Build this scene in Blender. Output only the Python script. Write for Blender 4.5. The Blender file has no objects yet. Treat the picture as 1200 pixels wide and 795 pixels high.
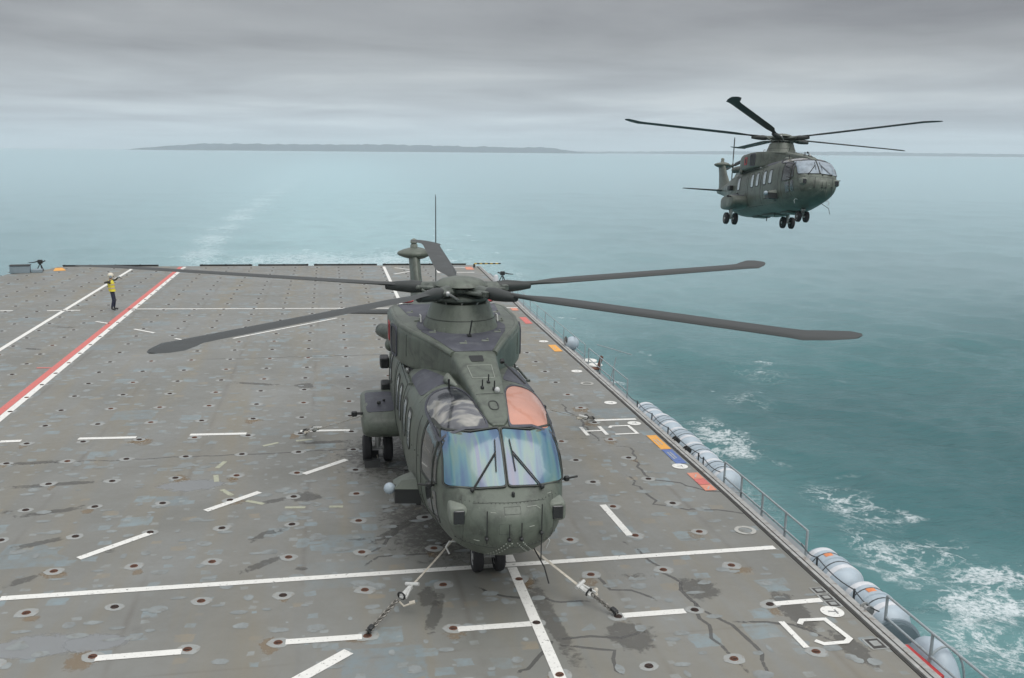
import bpy, bmesh, math, random
import numpy as np
from mathutils import Vector, Matrix, noise as mnoise
from mathutils.bvhtree import BVHTree
random.seed(7)
R = math.radians
scene = bpy.context.scene
COL = scene.collection

# ------------------------------------------------------------------ camera
cam_d = bpy.data.cameras.new("camera"); cam = bpy.data.objects.new("camera", cam_d); COL.objects.link(cam)
scene.camera = cam
YAW, PIT, ROL = 0.192438, 0.197057, -0.018602
cam_d.sensor_width = 36.0; cam_d.lens = 36.0 * 1100.0 / 1200.0
cam_d.clip_start = 0.1; cam_d.clip_end = 80000
cam.location = (0, 0, 8.1)
cam.matrix_world = (Matrix.Translation((0, 0, 8.1)) @ Matrix.Rotation(-YAW, 4, 'Z') @ Matrix.Rotation(math.pi/2 - PIT, 4, 'X') @ Matrix.Rotation(-ROL, 4, 'Z'))
# the ship heels half a degree against the sea: everything that belongs to the sea and sky uses this frame
AX = Vector((math.sin(YAW), math.cos(YAW), 0))
HEEL = Matrix.Rotation(R(-0.56), 4, AX)

# ------------------------------------------------------------------ world: overcast sky
SUN_EL, SUN_AZ = R(58), R(150)
world = bpy.data.worlds.new("World"); scene.world = world; world.use_nodes = True
nt = world.node_tree; nt.nodes.clear()
def N(nt, t, **kw):
    n = nt.nodes.new(t)
    for k, v in kw.items():
        if k.startswith('i_'):
            n.inputs[int(k[2:]) if k[2:].isdigit() else k[2:]].default_value = v
        else: setattr(n, k, v)
    return n
def lk(nt, a, b): nt.links.new(a, b)
def math_n(nt, op, a, b=None, c=None, clamp=False):
    n = nt.nodes.new('ShaderNodeMath'); n.operation = op; n.use_clamp = clamp
    for i, v in enumerate((a, b, c)):
        if v is None: continue
        if isinstance(v, (int, float)): n.inputs[i].default_value = v
        else: nt.links.new(v, n.inputs[i])
    return n.outputs[0]
def ramp(nt, fac, stops, interp='LINEAR'):
    n = nt.nodes.new('ShaderNodeValToRGB'); cr = n.color_ramp; cr.interpolation = interp
    while len(cr.elements) < len(stops): cr.elements.new(0.5)
    for e, (p, c) in zip(cr.elements, stops):
        e.position = p; e.color = (*c, 1) if len(c) == 3 else c
    nt.links.new(fac, n.inputs[0]); return n.outputs[0]
def mixc(nt, fac, a, b, mode='MIX'):
    n = nt.nodes.new('ShaderNodeMix'); n.data_type = 'RGBA'; n.blend_type = mode
    for s, v in ((n.inputs[0], fac), (n.inputs[6], a), (n.inputs[7], b)):
        if isinstance(v, (int, float)): s.default_value = v
        elif isinstance(v, tuple): s.default_value = (*v, 1) if len(v) == 3 else v
        else: nt.links.new(v, s)
    return n.outputs[2]
tc = N(nt, 'ShaderNodeTexCoord')
rot = N(nt, 'ShaderNodeVectorRotate', rotation_type='AXIS_ANGLE'); rot.inputs['Axis'].default_value = AX; rot.inputs['Angle'].default_value = R(0.56)
lk(nt, tc.outputs['Generated'], rot.inputs['Vector'])
sep = N(nt, 'ShaderNodeSeparateXYZ'); lk(nt, rot.outputs[0], sep.inputs[0])
el = math_n(nt, 'MAXIMUM', sep.outputs[2], 0.0)
den = math_n(nt, 'ADD', el, 0.045)
cmb = N(nt, 'ShaderNodeCombineXYZ')
lk(nt, math_n(nt, 'DIVIDE', sep.outputs[0], den), cmb.inputs[0]); lk(nt, math_n(nt, 'DIVIDE', sep.outputs[1], den), cmb.inputs[1])
n1 = N(nt, 'ShaderNodeTexNoise', i_Scale=0.34, i_Detail=7.0, i_Roughness=0.52, i_Distortion=0.3); lk(nt, cmb.outputs[0], n1.inputs['Vector'])
n2 = N(nt, 'ShaderNodeTexNoise', i_Scale=0.11, i_Detail=3.0, i_Roughness=0.5); lk(nt, cmb.outputs[0], n2.inputs['Vector'])
base = ramp(nt, el, [(0.0, (.55, .63, .70)), (0.02, (.53, .60, .66)), (0.05, (.45, .49, .525)), (0.10, (.345, .358, .372)), (0.17, (.31, .316, .326)), (0.30, (.50, .515, .53)), (0.6, (.95, .97, 1.0)), (1.0, (1.25, 1.28, 1.32))])
cl = math_n(nt, 'ADD', math_n(nt, 'MULTIPLY', n1.outputs[0], 0.65), math_n(nt, 'MULTIPLY', n2.outputs[0], 0.35))
clr = ramp(nt, cl, [(0.38, (.66, .635, .65)), (0.45, (.86, .84, .85)), (0.52, (1.03, 1.02, 1.02)), (0.60, (1.30, 1.28, 1.25))])
amt = ramp(nt, el, [(0.0, (.3,)*3), (0.035, (.8,)*3), (0.09, (1,)*3)])
cloud = mixc(nt, 1.0, base, mixc(nt, amt, (1, 1, 1), clr), 'MULTIPLY')
sky = N(nt, 'ShaderNodeTexSky', sky_type='NISHITA', sun_disc=False, sun_elevation=SUN_EL, sun_rotation=SUN_AZ)
b1 = N(nt, 'ShaderNodeBackground', i_Strength=0.10); lk(nt, sky.outputs[0], b1.inputs[0])
b2 = N(nt, 'ShaderNodeBackground', i_Strength=1.0); lk(nt, cloud, b2.inputs[0])
mx = N(nt, 'ShaderNodeMixShader', i_0=0.95); lk(nt, b1.outputs[0], mx.inputs[1]); lk(nt, b2.outputs[0], mx.inputs[2])
wo = N(nt, 'ShaderNodeOutputWorld'); lk(nt, mx.outputs[0], wo.inputs[0])
# soft sun behind the overcast
sd = bpy.data.lights.new("sun", 'SUN'); sd.energy = 1.5; sd.angle = R(50); sd.color = (1, .97, .93)
sun = bpy.data.objects.new("sun", sd); COL.objects.link(sun)
sdir = Vector((math.sin(SUN_AZ)*math.cos(SUN_EL), math.cos(SUN_AZ)*math.cos(SUN_EL), math.sin(SUN_EL)))
sun.rotation_euler = sdir.to_track_quat('Z', 'Y').to_euler(); sun.location = (0, 0, 60)
scene.view_settings.view_transform = 'Standard'; scene.view_settings.look = 'None'
scene.view_settings.exposure = 0.1; scene.view_settings.gamma = 1.0; scene.view_settings.use_curve_mapping = False
scene.render.film_transparent = False
scene.cycles.volume_bounces = 2

# ------------------------------------------------------------------ materials
def mat(name, color, rough=.6, metal=0.0, var=0.12, scale=3.0, bump=0.0, bscale=40., coat=0.0, dirt=None, dscale=1.5, spec=.5, amount=.5):
    m = bpy.data.materials.new(name); m.use_nodes = True; t = m.node_tree
    b = t.nodes['Principled BSDF']
    tcn = N(t, 'ShaderNodeTexCoord')
    nz = N(t, 'ShaderNodeTexNoise', i_Scale=scale, i_Detail=6.0, i_Roughness=.6); lk(t, tcn.outputs['Object'], nz.inputs['Vector'])
    lo = tuple(c*(1-var) for c in color); hi = tuple(min(1, c*(1+var)) for c in color)
    c = ramp(t, nz.outputs[0], [(.3, lo), (.7, hi)])
    if dirt:
        n3 = N(t, 'ShaderNodeTexNoise', i_Scale=dscale, i_Detail=8.0, i_Roughness=.7, i_Distortion=.6); lk(t, tcn.outputs['Object'], n3.inputs['Vector'])
        f = ramp(t, n3.outputs[0], [(.5, (0,)*3), (.66, (amount,)*3)])
        c = mixc(t, f, c, dirt)
    lk(t, c, b.inputs['Base Color'])
    rr = math_n(t, 'ADD', math_n(t, 'MULTIPLY', nz.outputs[0], .25), rough - .12, clamp=True); lk(t, rr, b.inputs['Roughness'])
    b.inputs['Metallic'].default_value = metal; b.inputs['Coat Weight'].default_value = coat
    b.inputs['Specular IOR Level'].default_value = spec
    if bump:
        n4 = N(t, 'ShaderNodeTexNoise', i_Scale=bscale, i_Detail=4.0); lk(t, tcn.outputs['Object'], n4.inputs['Vector'])
        bp = N(t, 'ShaderNodeBump', i_Strength=bump, i_Distance=.01); lk(t, n4.outputs[0], bp.inputs['Height']); lk(t, bp.outputs[0], b.inputs['Normal'])
    return m
M = {}
M['green'] = mat('olive_paint', (.104, .122, .098), .44, var=.14, scale=2.2, bump=.25, bscale=9, dirt=(.052, .059, .049), dscale=1.9, amount=.85)
def streaks(m, col, sc=(3.2, 3.2, .45), amt=.55):
    t = m.node_tree; b = t.nodes['Principled BSDF']; src = b.inputs['Base Color'].links[0].from_socket
    tcn = N(t, 'ShaderNodeTexCoord'); mp = N(t, 'ShaderNodeMapping'); mp.inputs['Scale'].default_value = sc; lk(t, tcn.outputs['Object'], mp.inputs[0])
    nz = N(t, 'ShaderNodeTexNoise', i_Scale=1.6, i_Detail=8.0, i_Roughness=.7); lk(t, mp.outputs[0], nz.inputs['Vector'])
    c = mixc(t, ramp(t, nz.outputs[0], [(.50, (0,)*3), (.68, (amt,)*3)]), src, col)
    n2 = N(t, 'ShaderNodeTexNoise', i_Scale=22.0, i_Detail=4.0); lk(t, tcn.outputs['Object'], n2.inputs['Vector'])
    c = mixc(t, ramp(t, n2.outputs[0], [(.66, (0,)*3), (.72, (.5,)*3)]), c, (.17, .19, .16)); lk(t, c, b.inputs['Base Color'])
streaks(M['green'], (.045, .052, .042))
M['green_pale'] = mat('olive_paint_worn', (.17, .19, .16), .55, var=.12, scale=5, dirt=(.09, .10, .085), dscale=3)
M['slate'] = mat('slate_antislip', (.062, .066, .082), .62, var=.18, scale=4, bump=.3, bscale=120, dirt=(.14, .15, .16), dscale=2.2, amount=.45)
M['blade'] = mat('blade_grey', (.032, .037, .035), .5, var=.15, scale=2)
M['dark'] = mat('black_fitting', (.018, .02, .02), .5, var=.2, scale=6)
M['rubber'] = mat('tyre_rubber', (.022, .022, .024), .75, var=.2, scale=8, bump=.2, bscale=60)
M['hubm'] = mat('rotor_metal', (.10, .115, .10), .45, metal=.2, var=.3, scale=7, dirt=(.03, .035, .03), dscale=6, amount=.8)
M['steel'] = mat('bare_steel', (.42, .43, .42), .38, metal=.7, var=.2, scale=8)
M['wheelrim'] = mat('wheel_rim', (.45, .46, .45), .5, var=.15, scale=10)
M['whitegear'] = mat('white_gear_paint', (.55, .56, .54), .45, var=.12, scale=8, dirt=(.2, .19, .17), dscale=8)
M['redtag'] = mat('red_warning_paint', (.38, .03, .035), .5, var=.15, scale=8)
M['glassdark'] = mat('dark_window_glass', (.012, .015, .017), .16, var=.3, scale=1.5, coat=.6)
M['glasspale'] = mat('painted_bright_glass', (.33, .38, .40), .18, var=.35, scale=1.2, coat=.6)  # brightness of the starboard panes put into the glass colour
M['orange_blind'] = mat('orange_sun_blind', (.50, .235, .165), .34, var=.16, scale=1.1, coat=.5)
M['label'] = mat('stencil_paint', (.04, .045, .04), .6, var=.1)
M['stencil'] = mat('pale_stencil_paint', (.30, .32, .28), .6, var=.2, scale=10)
M['strap'] = mat('cream_strap_webbing', (.48, .45, .38), .8, var=.2, scale=12, bump=.3, bscale=80, dirt=(.22, .2, .16), dscale=6)
M['chain'] = mat('chain_metal', (.22, .21, .19), .45, metal=.6, var=.35, scale=20)
M['raft'] = mat('liferaft_shell', (.36, .43, .48), .42, var=.10, scale=2.5, bump=.1, bscale=8, dirt=(.26, .29, .30), dscale=2.5, amount=.4)
M['raftband'] = mat('liferaft_pale_band', (.58, .60, .62), .45, var=.12, scale=5)
M['orange'] = mat('orange_sticker', (.62, .22, .09), .6, var=.25, scale=9)
M['railpaint'] = mat('rail_paint', (.30, .345, .36), .45, var=.15, scale=6, dirt=(.14, .12, .1), dscale=9, amount=.4)
M['wire'] = mat('wire_rope', (.05, .06, .065), .6, var=.2)
M['hull'] = mat('hull_paint', (.20, .225, .235), .6, var=.12, scale=1.0, dirt=(.12, .08, .05), dscale=.7, amount=.35)
M['coaming'] = mat('coaming_paint', (.34, .345, .33), .6, var=.15, scale=4, dirt=(.15, .11, .08), dscale=5, amount=.6)
M['darkgutter'] = mat('gutter', (.045, .043, .04), .7, var=.25, scale=7)
M['greybox'] = mat('grey_locker_paint', (.20, .25, .28), .6, var=.1)
M['rust'] = mat('rust', (.12, .052, .03), .9, var=.45, scale=30, bump=.4, bscale=90)
M['rustdark'] = mat('dark_rust_and_hollow', (.035, .022, .018), .9, var=.4, scale=30)
M['d_primer'] = mat('thin_primer_spots', (.215, .235, .232), .72, var=.2, scale=3, dirt=(.17, .17, .155), dscale=5, amount=.9)
M['primer'] = mat('pale_primer', (.285, .30, .29), .75, var=.14, scale=4, dirt=(.22, .20, .17), dscale=9, amount=.7)
M['red'] = mat('safety_red', (.52, .05, .05), .55, var=.15)
M['land'] = mat('distant_land', (.035, .055, .075), .95, var=.35, scale=.004)

def paint(name, col, wear=.45, scale=14):
    m = mat(name, col, .6, var=.05, scale=6)
    t = m.node_tree; b = t.nodes['Principled BSDF']; out = t.nodes['Material Output']
    tcn = N(t, 'ShaderNodeTexCoord'); nz = N(t, 'ShaderNodeTexNoise', i_Scale=scale, i_Detail=8.0, i_Roughness=.75); lk(t, tcn.outputs['Object'], nz.inputs['Vector'])
    f = ramp(t, nz.outputs[0], [(.57, (0,)*3), (.66, (wear,)*3)])
    tr = N(t, 'ShaderNodeBsdfTransparent'); mxs = N(t, 'ShaderNodeMixShader'); lk(t, f, mxs.inputs[0]); lk(t, b.outputs[0], mxs.inputs[1]); lk(t, tr.outputs[0], mxs.inputs[2]); lk(t, mxs.outputs[0], out.inputs[0])
    return m
M['p_white'] = paint('white_deck_paint', (.70, .70, .66), .75)
M['p_red'] = paint('red_deck_paint', (.55, .15, .13), .5)
M['p_olive'] = paint('faded_olive_deck_paint', (.36, .37, .28), .9, 7)
M['p_orange'] = paint('orange_deck_paint', (.72, .35, .07), .6)
M['p_blue'] = paint('blue_deck_paint', (.10, .16, .36), .6)
M['p_salmon'] = paint('salmon_deck_paint', (.60, .25, .17), .6)
M['p_grey'] = paint('grey_deck_digit', (.16, .17, .17), .3)
M['p_palegrey'] = paint('worn_pale_deck_ring', (.38, .38, .35), .9, 9)
def softdecal(name, col, alpha, rough=.5, scale=3.0):
    m = bpy.data.materials.new(name); m.use_nodes = True; t = m.node_tree; b = t.nodes['Principled BSDF']; out = t.nodes['Material Output']
    b.inputs['Base Color'].default_value = (*col, 1); b.inputs['Roughness'].default_value = rough
    at = N(t, 'ShaderNodeAttribute', attribute_name='fade')
    tcn = N(t, 'ShaderNodeTexCoord'); nz = N(t, 'ShaderNodeTexNoise', i_Scale=scale, i_Detail=7.0, i_Roughness=.7, i_Distortion=.5); lk(t, tcn.outputs['Object'], nz.inputs['Vector'])
    v = math_n(t, 'ADD', at.outputs['Fac'], math_n(t, 'MULTIPLY', math_n(t, 'SUBTRACT', nz.outputs[0], .5), 2.4))
    f = ramp(t, v, [(.22, (0,)*3), (.55, (alpha,)*3)])
    tr = N(t, 'ShaderNodeBsdfTransparent'); mxs = N(t, 'ShaderNodeMixShader'); lk(t, f, mxs.inputs[0]); lk(t, tr.outputs[0], mxs.inputs[1]); lk(t, b.outputs[0], mxs.inputs[2]); lk(t, mxs.outputs[0], out.inputs[0])
    return m
M['d_oil_blot'] = softdecal('oil_and_dark_blot', (.105, .103, .094), .46, .5, 6)
M['d_wet'] = softdecal('damp_trail', (.10, .10, .094), .62, .4, 6)
M['d_pale'] = softdecal('pale_scuff', (.27, .285, .29), .7, .7)
M['d_rust'] = softdecal('rust_bloom', (.27, .195, .115), .42, .8, 9)

# windscreen: pastel stress colours and banded reflections painted into the base colour
def windscreen_mat():
    m = bpy.data.materials.new('tint_and_sheen_windscreen'); m.use_nodes = True; t = m.node_tree; b = t.nodes['Principled BSDF']
    tcn = N(t, 'ShaderNodeTexCoord'); mp = N(t, 'ShaderNodeMapping'); mp.inputs['Scale'].default_value = (2.6, .5, .28); lk(t, tcn.outputs['Object'], mp.inputs[0])
    nz = N(t, 'ShaderNodeTexNoise', i_Scale=1.35, i_Detail=2.2, i_Roughness=.5, i_Distortion=.15); lk(t, mp.outputs[0], nz.inputs['Vector'])
    c = ramp(t, nz.outputs[0], [(.28, (.02, .05, .11)), (.40, (.05, .11, .20)), (.47, (.075, .18, .22)), (.54, (.12, .21, .19)), (.61, (.10, .14, .23)), (.72, (.15, .14, .21))])
    lk(t, c, b.inputs['Base Color']); b.inputs['Roughness'].default_value = .22; b.inputs['Coat Weight'].default_value = .6; b.inputs['Coat Roughness'].default_value = .10
    return m
M['windscreen'] = windscreen_mat()
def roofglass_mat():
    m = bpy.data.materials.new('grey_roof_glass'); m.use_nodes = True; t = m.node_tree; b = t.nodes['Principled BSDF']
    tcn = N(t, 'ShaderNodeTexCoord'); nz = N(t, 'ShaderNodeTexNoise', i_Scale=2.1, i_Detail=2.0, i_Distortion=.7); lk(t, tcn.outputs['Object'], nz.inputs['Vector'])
    c = ramp(t, nz.outputs[0], [(.42, (.03, .033, .04)), (.52, (.085, .09, .095)), (.57, (.20, .20, .18)), (.66, (.30, .29, .26))])  # pale mottling is reflections painted into the glass colour
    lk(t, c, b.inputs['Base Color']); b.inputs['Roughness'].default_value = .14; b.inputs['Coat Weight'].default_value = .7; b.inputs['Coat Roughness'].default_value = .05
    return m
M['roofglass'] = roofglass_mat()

# ------------------------------------------------------------------ mesh builder
class MB:
    def __init__(s): s.v = []; s.f = []; s.m = []
    def add(s, vs, fs, mi=0):
        o = len(s.v); s.v += [tuple(v) for v in vs]; s.f += [tuple(i+o for i in f) for f in fs]; s.m += [mi]*len(fs); return s
    def box(s, c, d, rz=0, mi=0, ch=0.0, mtx=None):
        x, y, z = d[0]/2, d[1]/2, d[2]/2
        if ch <= 0:
            vs = [Vector((sx*x, sy*y, sz*z)) for sx in (-1, 1) for sy in (-1, 1) for sz in (-1, 1)]
            fs = [(0, 1, 3, 2), (4, 6, 7, 5), (0, 4, 5, 1), (2, 3, 7, 6), (0, 2, 6, 4), (1, 5, 7, 3)]
        else:
            ch = min(ch, x*.9, y*.9, z*.9)
            pts = [(x-ch, y), (x, y-ch), (x, -y+ch), (x-ch, -y), (-x+ch, -y), (-x, -y+ch), (-x, y-ch), (-x+ch, y)]
            ins = [(p[0]*(1-ch/x), p[1]*(1-ch/y)) for p in pts]
            vs = [Vector((p[0], p[1], zz)) if k in (1, 2) else Vector((q[0], q[1], zz)) for k, zz in enumerate((-z, -z+ch, z-ch, z)) for p, q in zip(pts, ins)]
            fs = [tuple(k*8 + i for i in ((j+1) % 8, j)) + tuple((k+1)*8 + i for i in (j, (j+1) % 8)) for k in range(3) for j in range(8)]
            fs += [tuple(range(8)), tuple(24+i for i in range(7, -1, -1))]
        T = Matrix.Translation(c) @ Matrix.Rotation(rz, 4, 'Z') if mtx is None else Matrix.Translation(c) @ mtx
        return s.add([T @ v for v in vs], fs, mi)
    def tube(s, pts, r, n=10, mi=0, cap=True, ell=None):
        pts = [Vector(p) for p in pts]; k = len(pts)
        rs = [r]*k if isinstance(r, (int, float)) else list(r)
        up = None; rings = []
        for i, p in enumerate(pts):
            d = (pts[min(i+1, k-1)] - pts[max(i-1, 0)]).normalized()
            if up is None: up = Vector((0, 0, 1)) if abs(d.z) < .9 else Vector((1, 0, 0))
            a = d.cross(up).normalized(); b = a.cross(d).normalized(); up = b
            rings.append([p + (a*math.cos(2*math.pi*j/n) + b*math.sin(2*math.pi*j/n)*(ell or 1))*rs[i] for j in range(n)])
        return s.loft(rings, mi, cap)
    def loft(s, rings, mi=0, cap=True, close=True):
        n = len(rings[0]); vs = [p for r_ in rings for p in r_]; fs = []
        for i in range(len(rings)-1):
            for j in range(n if close else n-1):
                a, b = i*n+j, i*n+(j+1) % n; fs.append((a, b, b+n, a+n))
        if cap: fs.append(tuple(range(n-1, -1, -1))); fs.append(tuple((len(rings)-1)*n + j for j in range(n)))
        return s.add(vs, fs, mi)
    def lathe(s, c, prof, axis='Z', n=24, mi=0):
        c = Vector(c); rings = []
        for r_, h in prof:
            ring = []
            for j in range(n):
                a = 2*math.pi*j/n; p = (r_*math.cos(a), r_*math.sin(a), h)
                if axis == 'X': p = (p[2], p[0], p[1])
                if axis == 'Y': p = (p[1], p[2], p[0])
                ring.append(c + Vector(p))
            rings.append(ring)
        return s.loft(rings, mi, True)
    def sphere(s, c, r, n=14, mi=0, sc=(1, 1, 1)):
        prof = [(max(.001, math.sin(math.pi*i/n)), -math.cos(math.pi*i/n)) for i in range(n+1)]
        c = Vector(c)
        rings = [[c + Vector((p*math.cos(2*math.pi*j/n)*r*sc[0], p*math.sin(2*math.pi*j/n)*r*sc[1], h*r*sc[2])) for j in range(n)] for p, h in prof]
        return s.loft(rings, mi, True)
    def poly(s, pts, z, mi=0):
        return s.add([(p[0], p[1], z) for p in pts], [tuple(range(len(pts)))], mi)
    def strip(s, pts, w, z, mi=0):
        # flat ribbon with mitred joints
        P = [Vector((p[0], p[1])) for p in pts]; L = []; Rr = []
        for i, p in enumerate(P):
            d0 = (P[i]-P[i-1]).normalized() if i else (P[1]-P[0]).normalized(); d1 = (P[i+1]-P[i]).normalized() if i < len(P)-1 else d0
            n0 = Vector((-d0.y, d0.x)); n1 = Vector((-d1.y, d1.x)); m = (n0+n1).normalized(); k = w/2/max(.5, m.dot(n0))
            L.append(p+m*k); Rr.append(p-m*k)
        vs = [(q.x, q.y, z) for q in L] + [(q.x, q.y, z) for q in Rr]; n = len(P)
        return s.add(vs, [(n+i, n+i+1, i+1, i) for i in range(n-1)], mi)
    def mesh(s, name, mats, smooth=True, angle=35):
        me = bpy.data.meshes.new(name); me.from_pydata(s.v, [], s.f)
        for m in mats: me.materials.append(m)
        if len(mats) > 1: me.polygons.foreach_set('material_index', s.m)
        if smooth: me.shade_smooth(); me.set_sharp_from_angle(angle=R(angle))
        me.update(); return me
    def build(s, name, mats, parent=None, smooth=True, angle=35):
        if not isinstance(mats, (list, tuple)): mats = [mats]
        return link(name, s.mesh(name, mats, smooth, angle), parent)
def link(name, me, parent=None):
    o = bpy.data.objects.new(name, me); COL.objects.link(o)
    if parent: o.parent = parent
    return o
def tag(o, label=None, cat=None, group=None, kind=None):
    if label: o['label'] = label
    if cat: o['category'] = cat
    if group: o['group'] = group
    if kind: o['kind'] = kind
    return o
def empty(name, loc=(0, 0, 0), rz=0):
    o = bpy.data.objects.new(name, None); COL.objects.link(o); o.location = loc; o.rotation_euler = (0, 0, rz); o.empty_display_size = .3; return o
def copy_tree(o, parent=None):
    c = o.copy(); COL.objects.link(c)
    if parent: c.parent = parent
    for ch in list(o.children): copy_tree(ch, c)
    return c
def pchip(xs, ys, x):
    xs = np.array(xs, float); ys = np.array(ys, float); h = np.diff(xs); d = np.diff(ys)/h; m = np.zeros_like(xs)
    for i in range(1, len(xs)-1):
        if d[i-1]*d[i] > 0:
            w1 = 2*h[i]+h[i-1]; w2 = h[i]+2*h[i-1]; m[i] = (w1+w2)/(w1/d[i-1]+w2/d[i])
    m[0] = d[0]; m[-1] = d[-1]
    i = np.clip(np.searchsorted(xs, x)-1, 0, len(xs)-2); t = (x-xs[i])/h[i]
    return (1+2*t)*(1-t)**2*ys[i] + t*(1-t)**2*h[i]*m[i] + t*t*(3-2*t)*ys[i+1] + t*t*(t-1)*h[i]*m[i+1]

# ------------------------------------------------------------------ sea
DATA = {"lines": [["white", 0.2, [[-6.0, 17.16], [9.08, 17.18]]], ["white", 0.2, [[-10.06, 49.22], [9.65, 48.06]]], ["white", 0.2, [[-15.97, 49.19], [-15.37, 49.14]]], ["white", 0.2, [[-13.78, 49.01], [-12.25, 49.02]]], ["white", 0.22, [[-7.04, 27.0], [-5.49, 26.92]]], ["white", 0.22, [[-4.05, 26.98], [-2.49, 26.9]]], ["white", 0.22, [[-9.06, 26.99], [-8.52, 27.0]]], ["white", 0.2, [[-0.98, 26.96], [0.44, 26.86]]], ["white", 0.2, [[-2.9, 20.98], [-1.79, 22.03]]], ["white", 0.2, [[-5.05, 18.74], [-3.88, 19.86]]], ["white", 0.2, [[-0.78, 23.18], [0.3, 24.18]]], ["white", 0.15, [[-6.62, 41.33], [-5.52, 40.3]]], ["white", 0.15, [[-8.72, 43.68], [-7.68, 42.68]]], ["white", 0.15, [[-10.81, 45.8], [-10.08, 45.18]]], ["white", 0.15, [[-4.21, 41.09], [0.23, 45.76]]], ["white", 0.18, [[6.15, 20.06], [6.23, 18.23]]], ["white", 0.18, [[7.9, 26.94], [9.22, 26.92]]], ["white", 0.18, [[7.91, 14.81], [8.96, 14.82]]], ["white", 0.2, [[5.0, 14.81], [6.17, 14.8]]], ["white", 0.2, [[2.02, 14.78], [3.31, 14.77]]], ["white", 0.2, [[-0.87, 14.8], [0.39, 14.78]]], ["white", 0.25, [[-0.68, 13.57], [0.16, 14.33]]], ["white", 0.2, [[-3.84, 14.75], [-2.52, 14.75]]], ["white", 0.25, [[7.17, 65.55], [9.95, 65.44]]], ["white", 0.25, [[7.23, 62.87], [9.54, 62.76]]], ["white", 0.3, [[7.29, 65.55], [7.15, 62.65]]], ["white", 0.2, [[4.08, 62.13], [5.72, 64.08]]], ["white", 0.2, [[4.31, 65.57], [5.72, 64.08]]], ["red", 0.16, [[-10.68, 36.19], [-10.17, 36.14]]], ["olive", 0.14, [[-1.95, 25.66], [-1.55, 25.92]]], ["olive", 0.14, [[-1.07, 26.02], [-0.62, 26.12]]], ["olive", 0.14, [[-2.98, 23.94], [-2.83, 24.46]]], ["olive", 0.14, [[-2.95, 23.41], [-2.87, 22.9]]], ["olive", 0.14, [[-2.69, 22.33], [-2.41, 21.89]]], ["olive", 0.14, [[-2.05, 21.5], [-1.64, 21.23]]], ["olive", 0.14, [[-1.15, 20.94], [-0.69, 20.88]]], ["olive", 0.14, [[-0.15, 20.85], [0.16, 20.81]]]], "discs": [[8.82, 14.36], [8.97, 22.44], [9.02, 26.47], [8.99, 28.88], [9.03, 33.44], [9.03, 39.13], [9.23, 40.56]], "rings": [[8.85, 18.13], [8.91, 31.52]], "streaks": [[[-8.28, 25.0], [-6.85, 25.01]], [[-7.85, 23.12], [-6.76, 23.26], [-5.51, 23.33]], [[-7.0, 21.22], [-5.51, 21.62]], [[-6.56, 19.38], [-5.46, 19.95]], [[-6.14, 17.69], [-5.47, 18.14]], [[-12.27, 39.86], [-11.32, 39.52]], [[-1.9, 17.6], [-0.97, 18.33]], [[-1.87, 19.11], [-1.08, 19.82]], [[-1.76, 21.3], [-1.06, 21.53]], [[1.47, 14.66], [1.76, 15.63], [1.93, 16.36]], [[0.62, 18.52], [2.03, 20.22]], [[-3.55, 33.21], [-1.77, 32.52]], [[-12.43, 44.65], [-11.27, 44.33]], [[-1.22, 25.8], [0.66, 25.79]]], "blots": [[[-0.72, 21.54], 0.5, 0.42], [[-0.69, 17.61], 0.18, 0.12], [[-0.99, 32.42], 0.45, 0.5], [[4.9, 14.12], 0.55, 0.7], [[1.64, 16.05], 0.25, 0.5], [[8.16, 14.54], 0.35, 1.0], [[8.51, 13.12], 0.3, 0.8], [[18.68, 47.62], 0.3, 0.3], [[6.78, 15.61], 0.5, 0.6]], "paleblot": [[[-3.43, 22.73], 0.9, 0.45], [[-4.9, 15.29], 0.9, 0.45], [[-3.98, 15.26], 0.6, 0.35]], "cracks": [[[2.6, 16.25], [2.8, 15.98], [3.78, 15.65], [3.99, 15.49], [4.68, 15.35]], [[3.67, 14.2], [4.62, 14.08], [5.16, 14.11]], [[3.62, 13.98], [4.5, 13.7], [4.45, 12.85]], [[2.66, 13.13], [3.39, 13.93], [3.67, 14.2]], [[1.42, 19.8], [1.05, 18.46], [0.42, 17.92]], [[7.34, 24.67], [8.18, 24.16], [7.74, 21.74], [9.02, 20.63], [10.62, 19.99]], [[7.41, 22.11], [7.36, 20.0], [7.95, 19.58], [9.74, 18.85]], [[5.98, 17.95], [6.45, 16.11], [6.36, 13.46], [6.39, 12.53]], [[6.87, 14.26], [7.52, 14.26], [7.86, 13.96], [8.38, 13.57]], [[6.32, 15.33], [6.81, 14.12], [6.84, 13.33], [6.66, 12.49]], [[7.35, 29.35], [7.43, 25.91], [7.46, 24.65]], [[0.61, 24.06], [2.26, 22.5]], [[3.04, 19.08], [1.8, 17.92], [0.77, 17.99], [0.49, 17.31]], [[4.9, 16.73], [5.16, 15.86], [5.83, 15.34]]], "wheelband": [[3.62, 16.92], [3.7, 14.61], [3.83, 12.95]], "hatches": [[9.06, 15.18], [9.06, 14.89], [9.07, 14.64], [9.05, 13.19]]}
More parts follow.
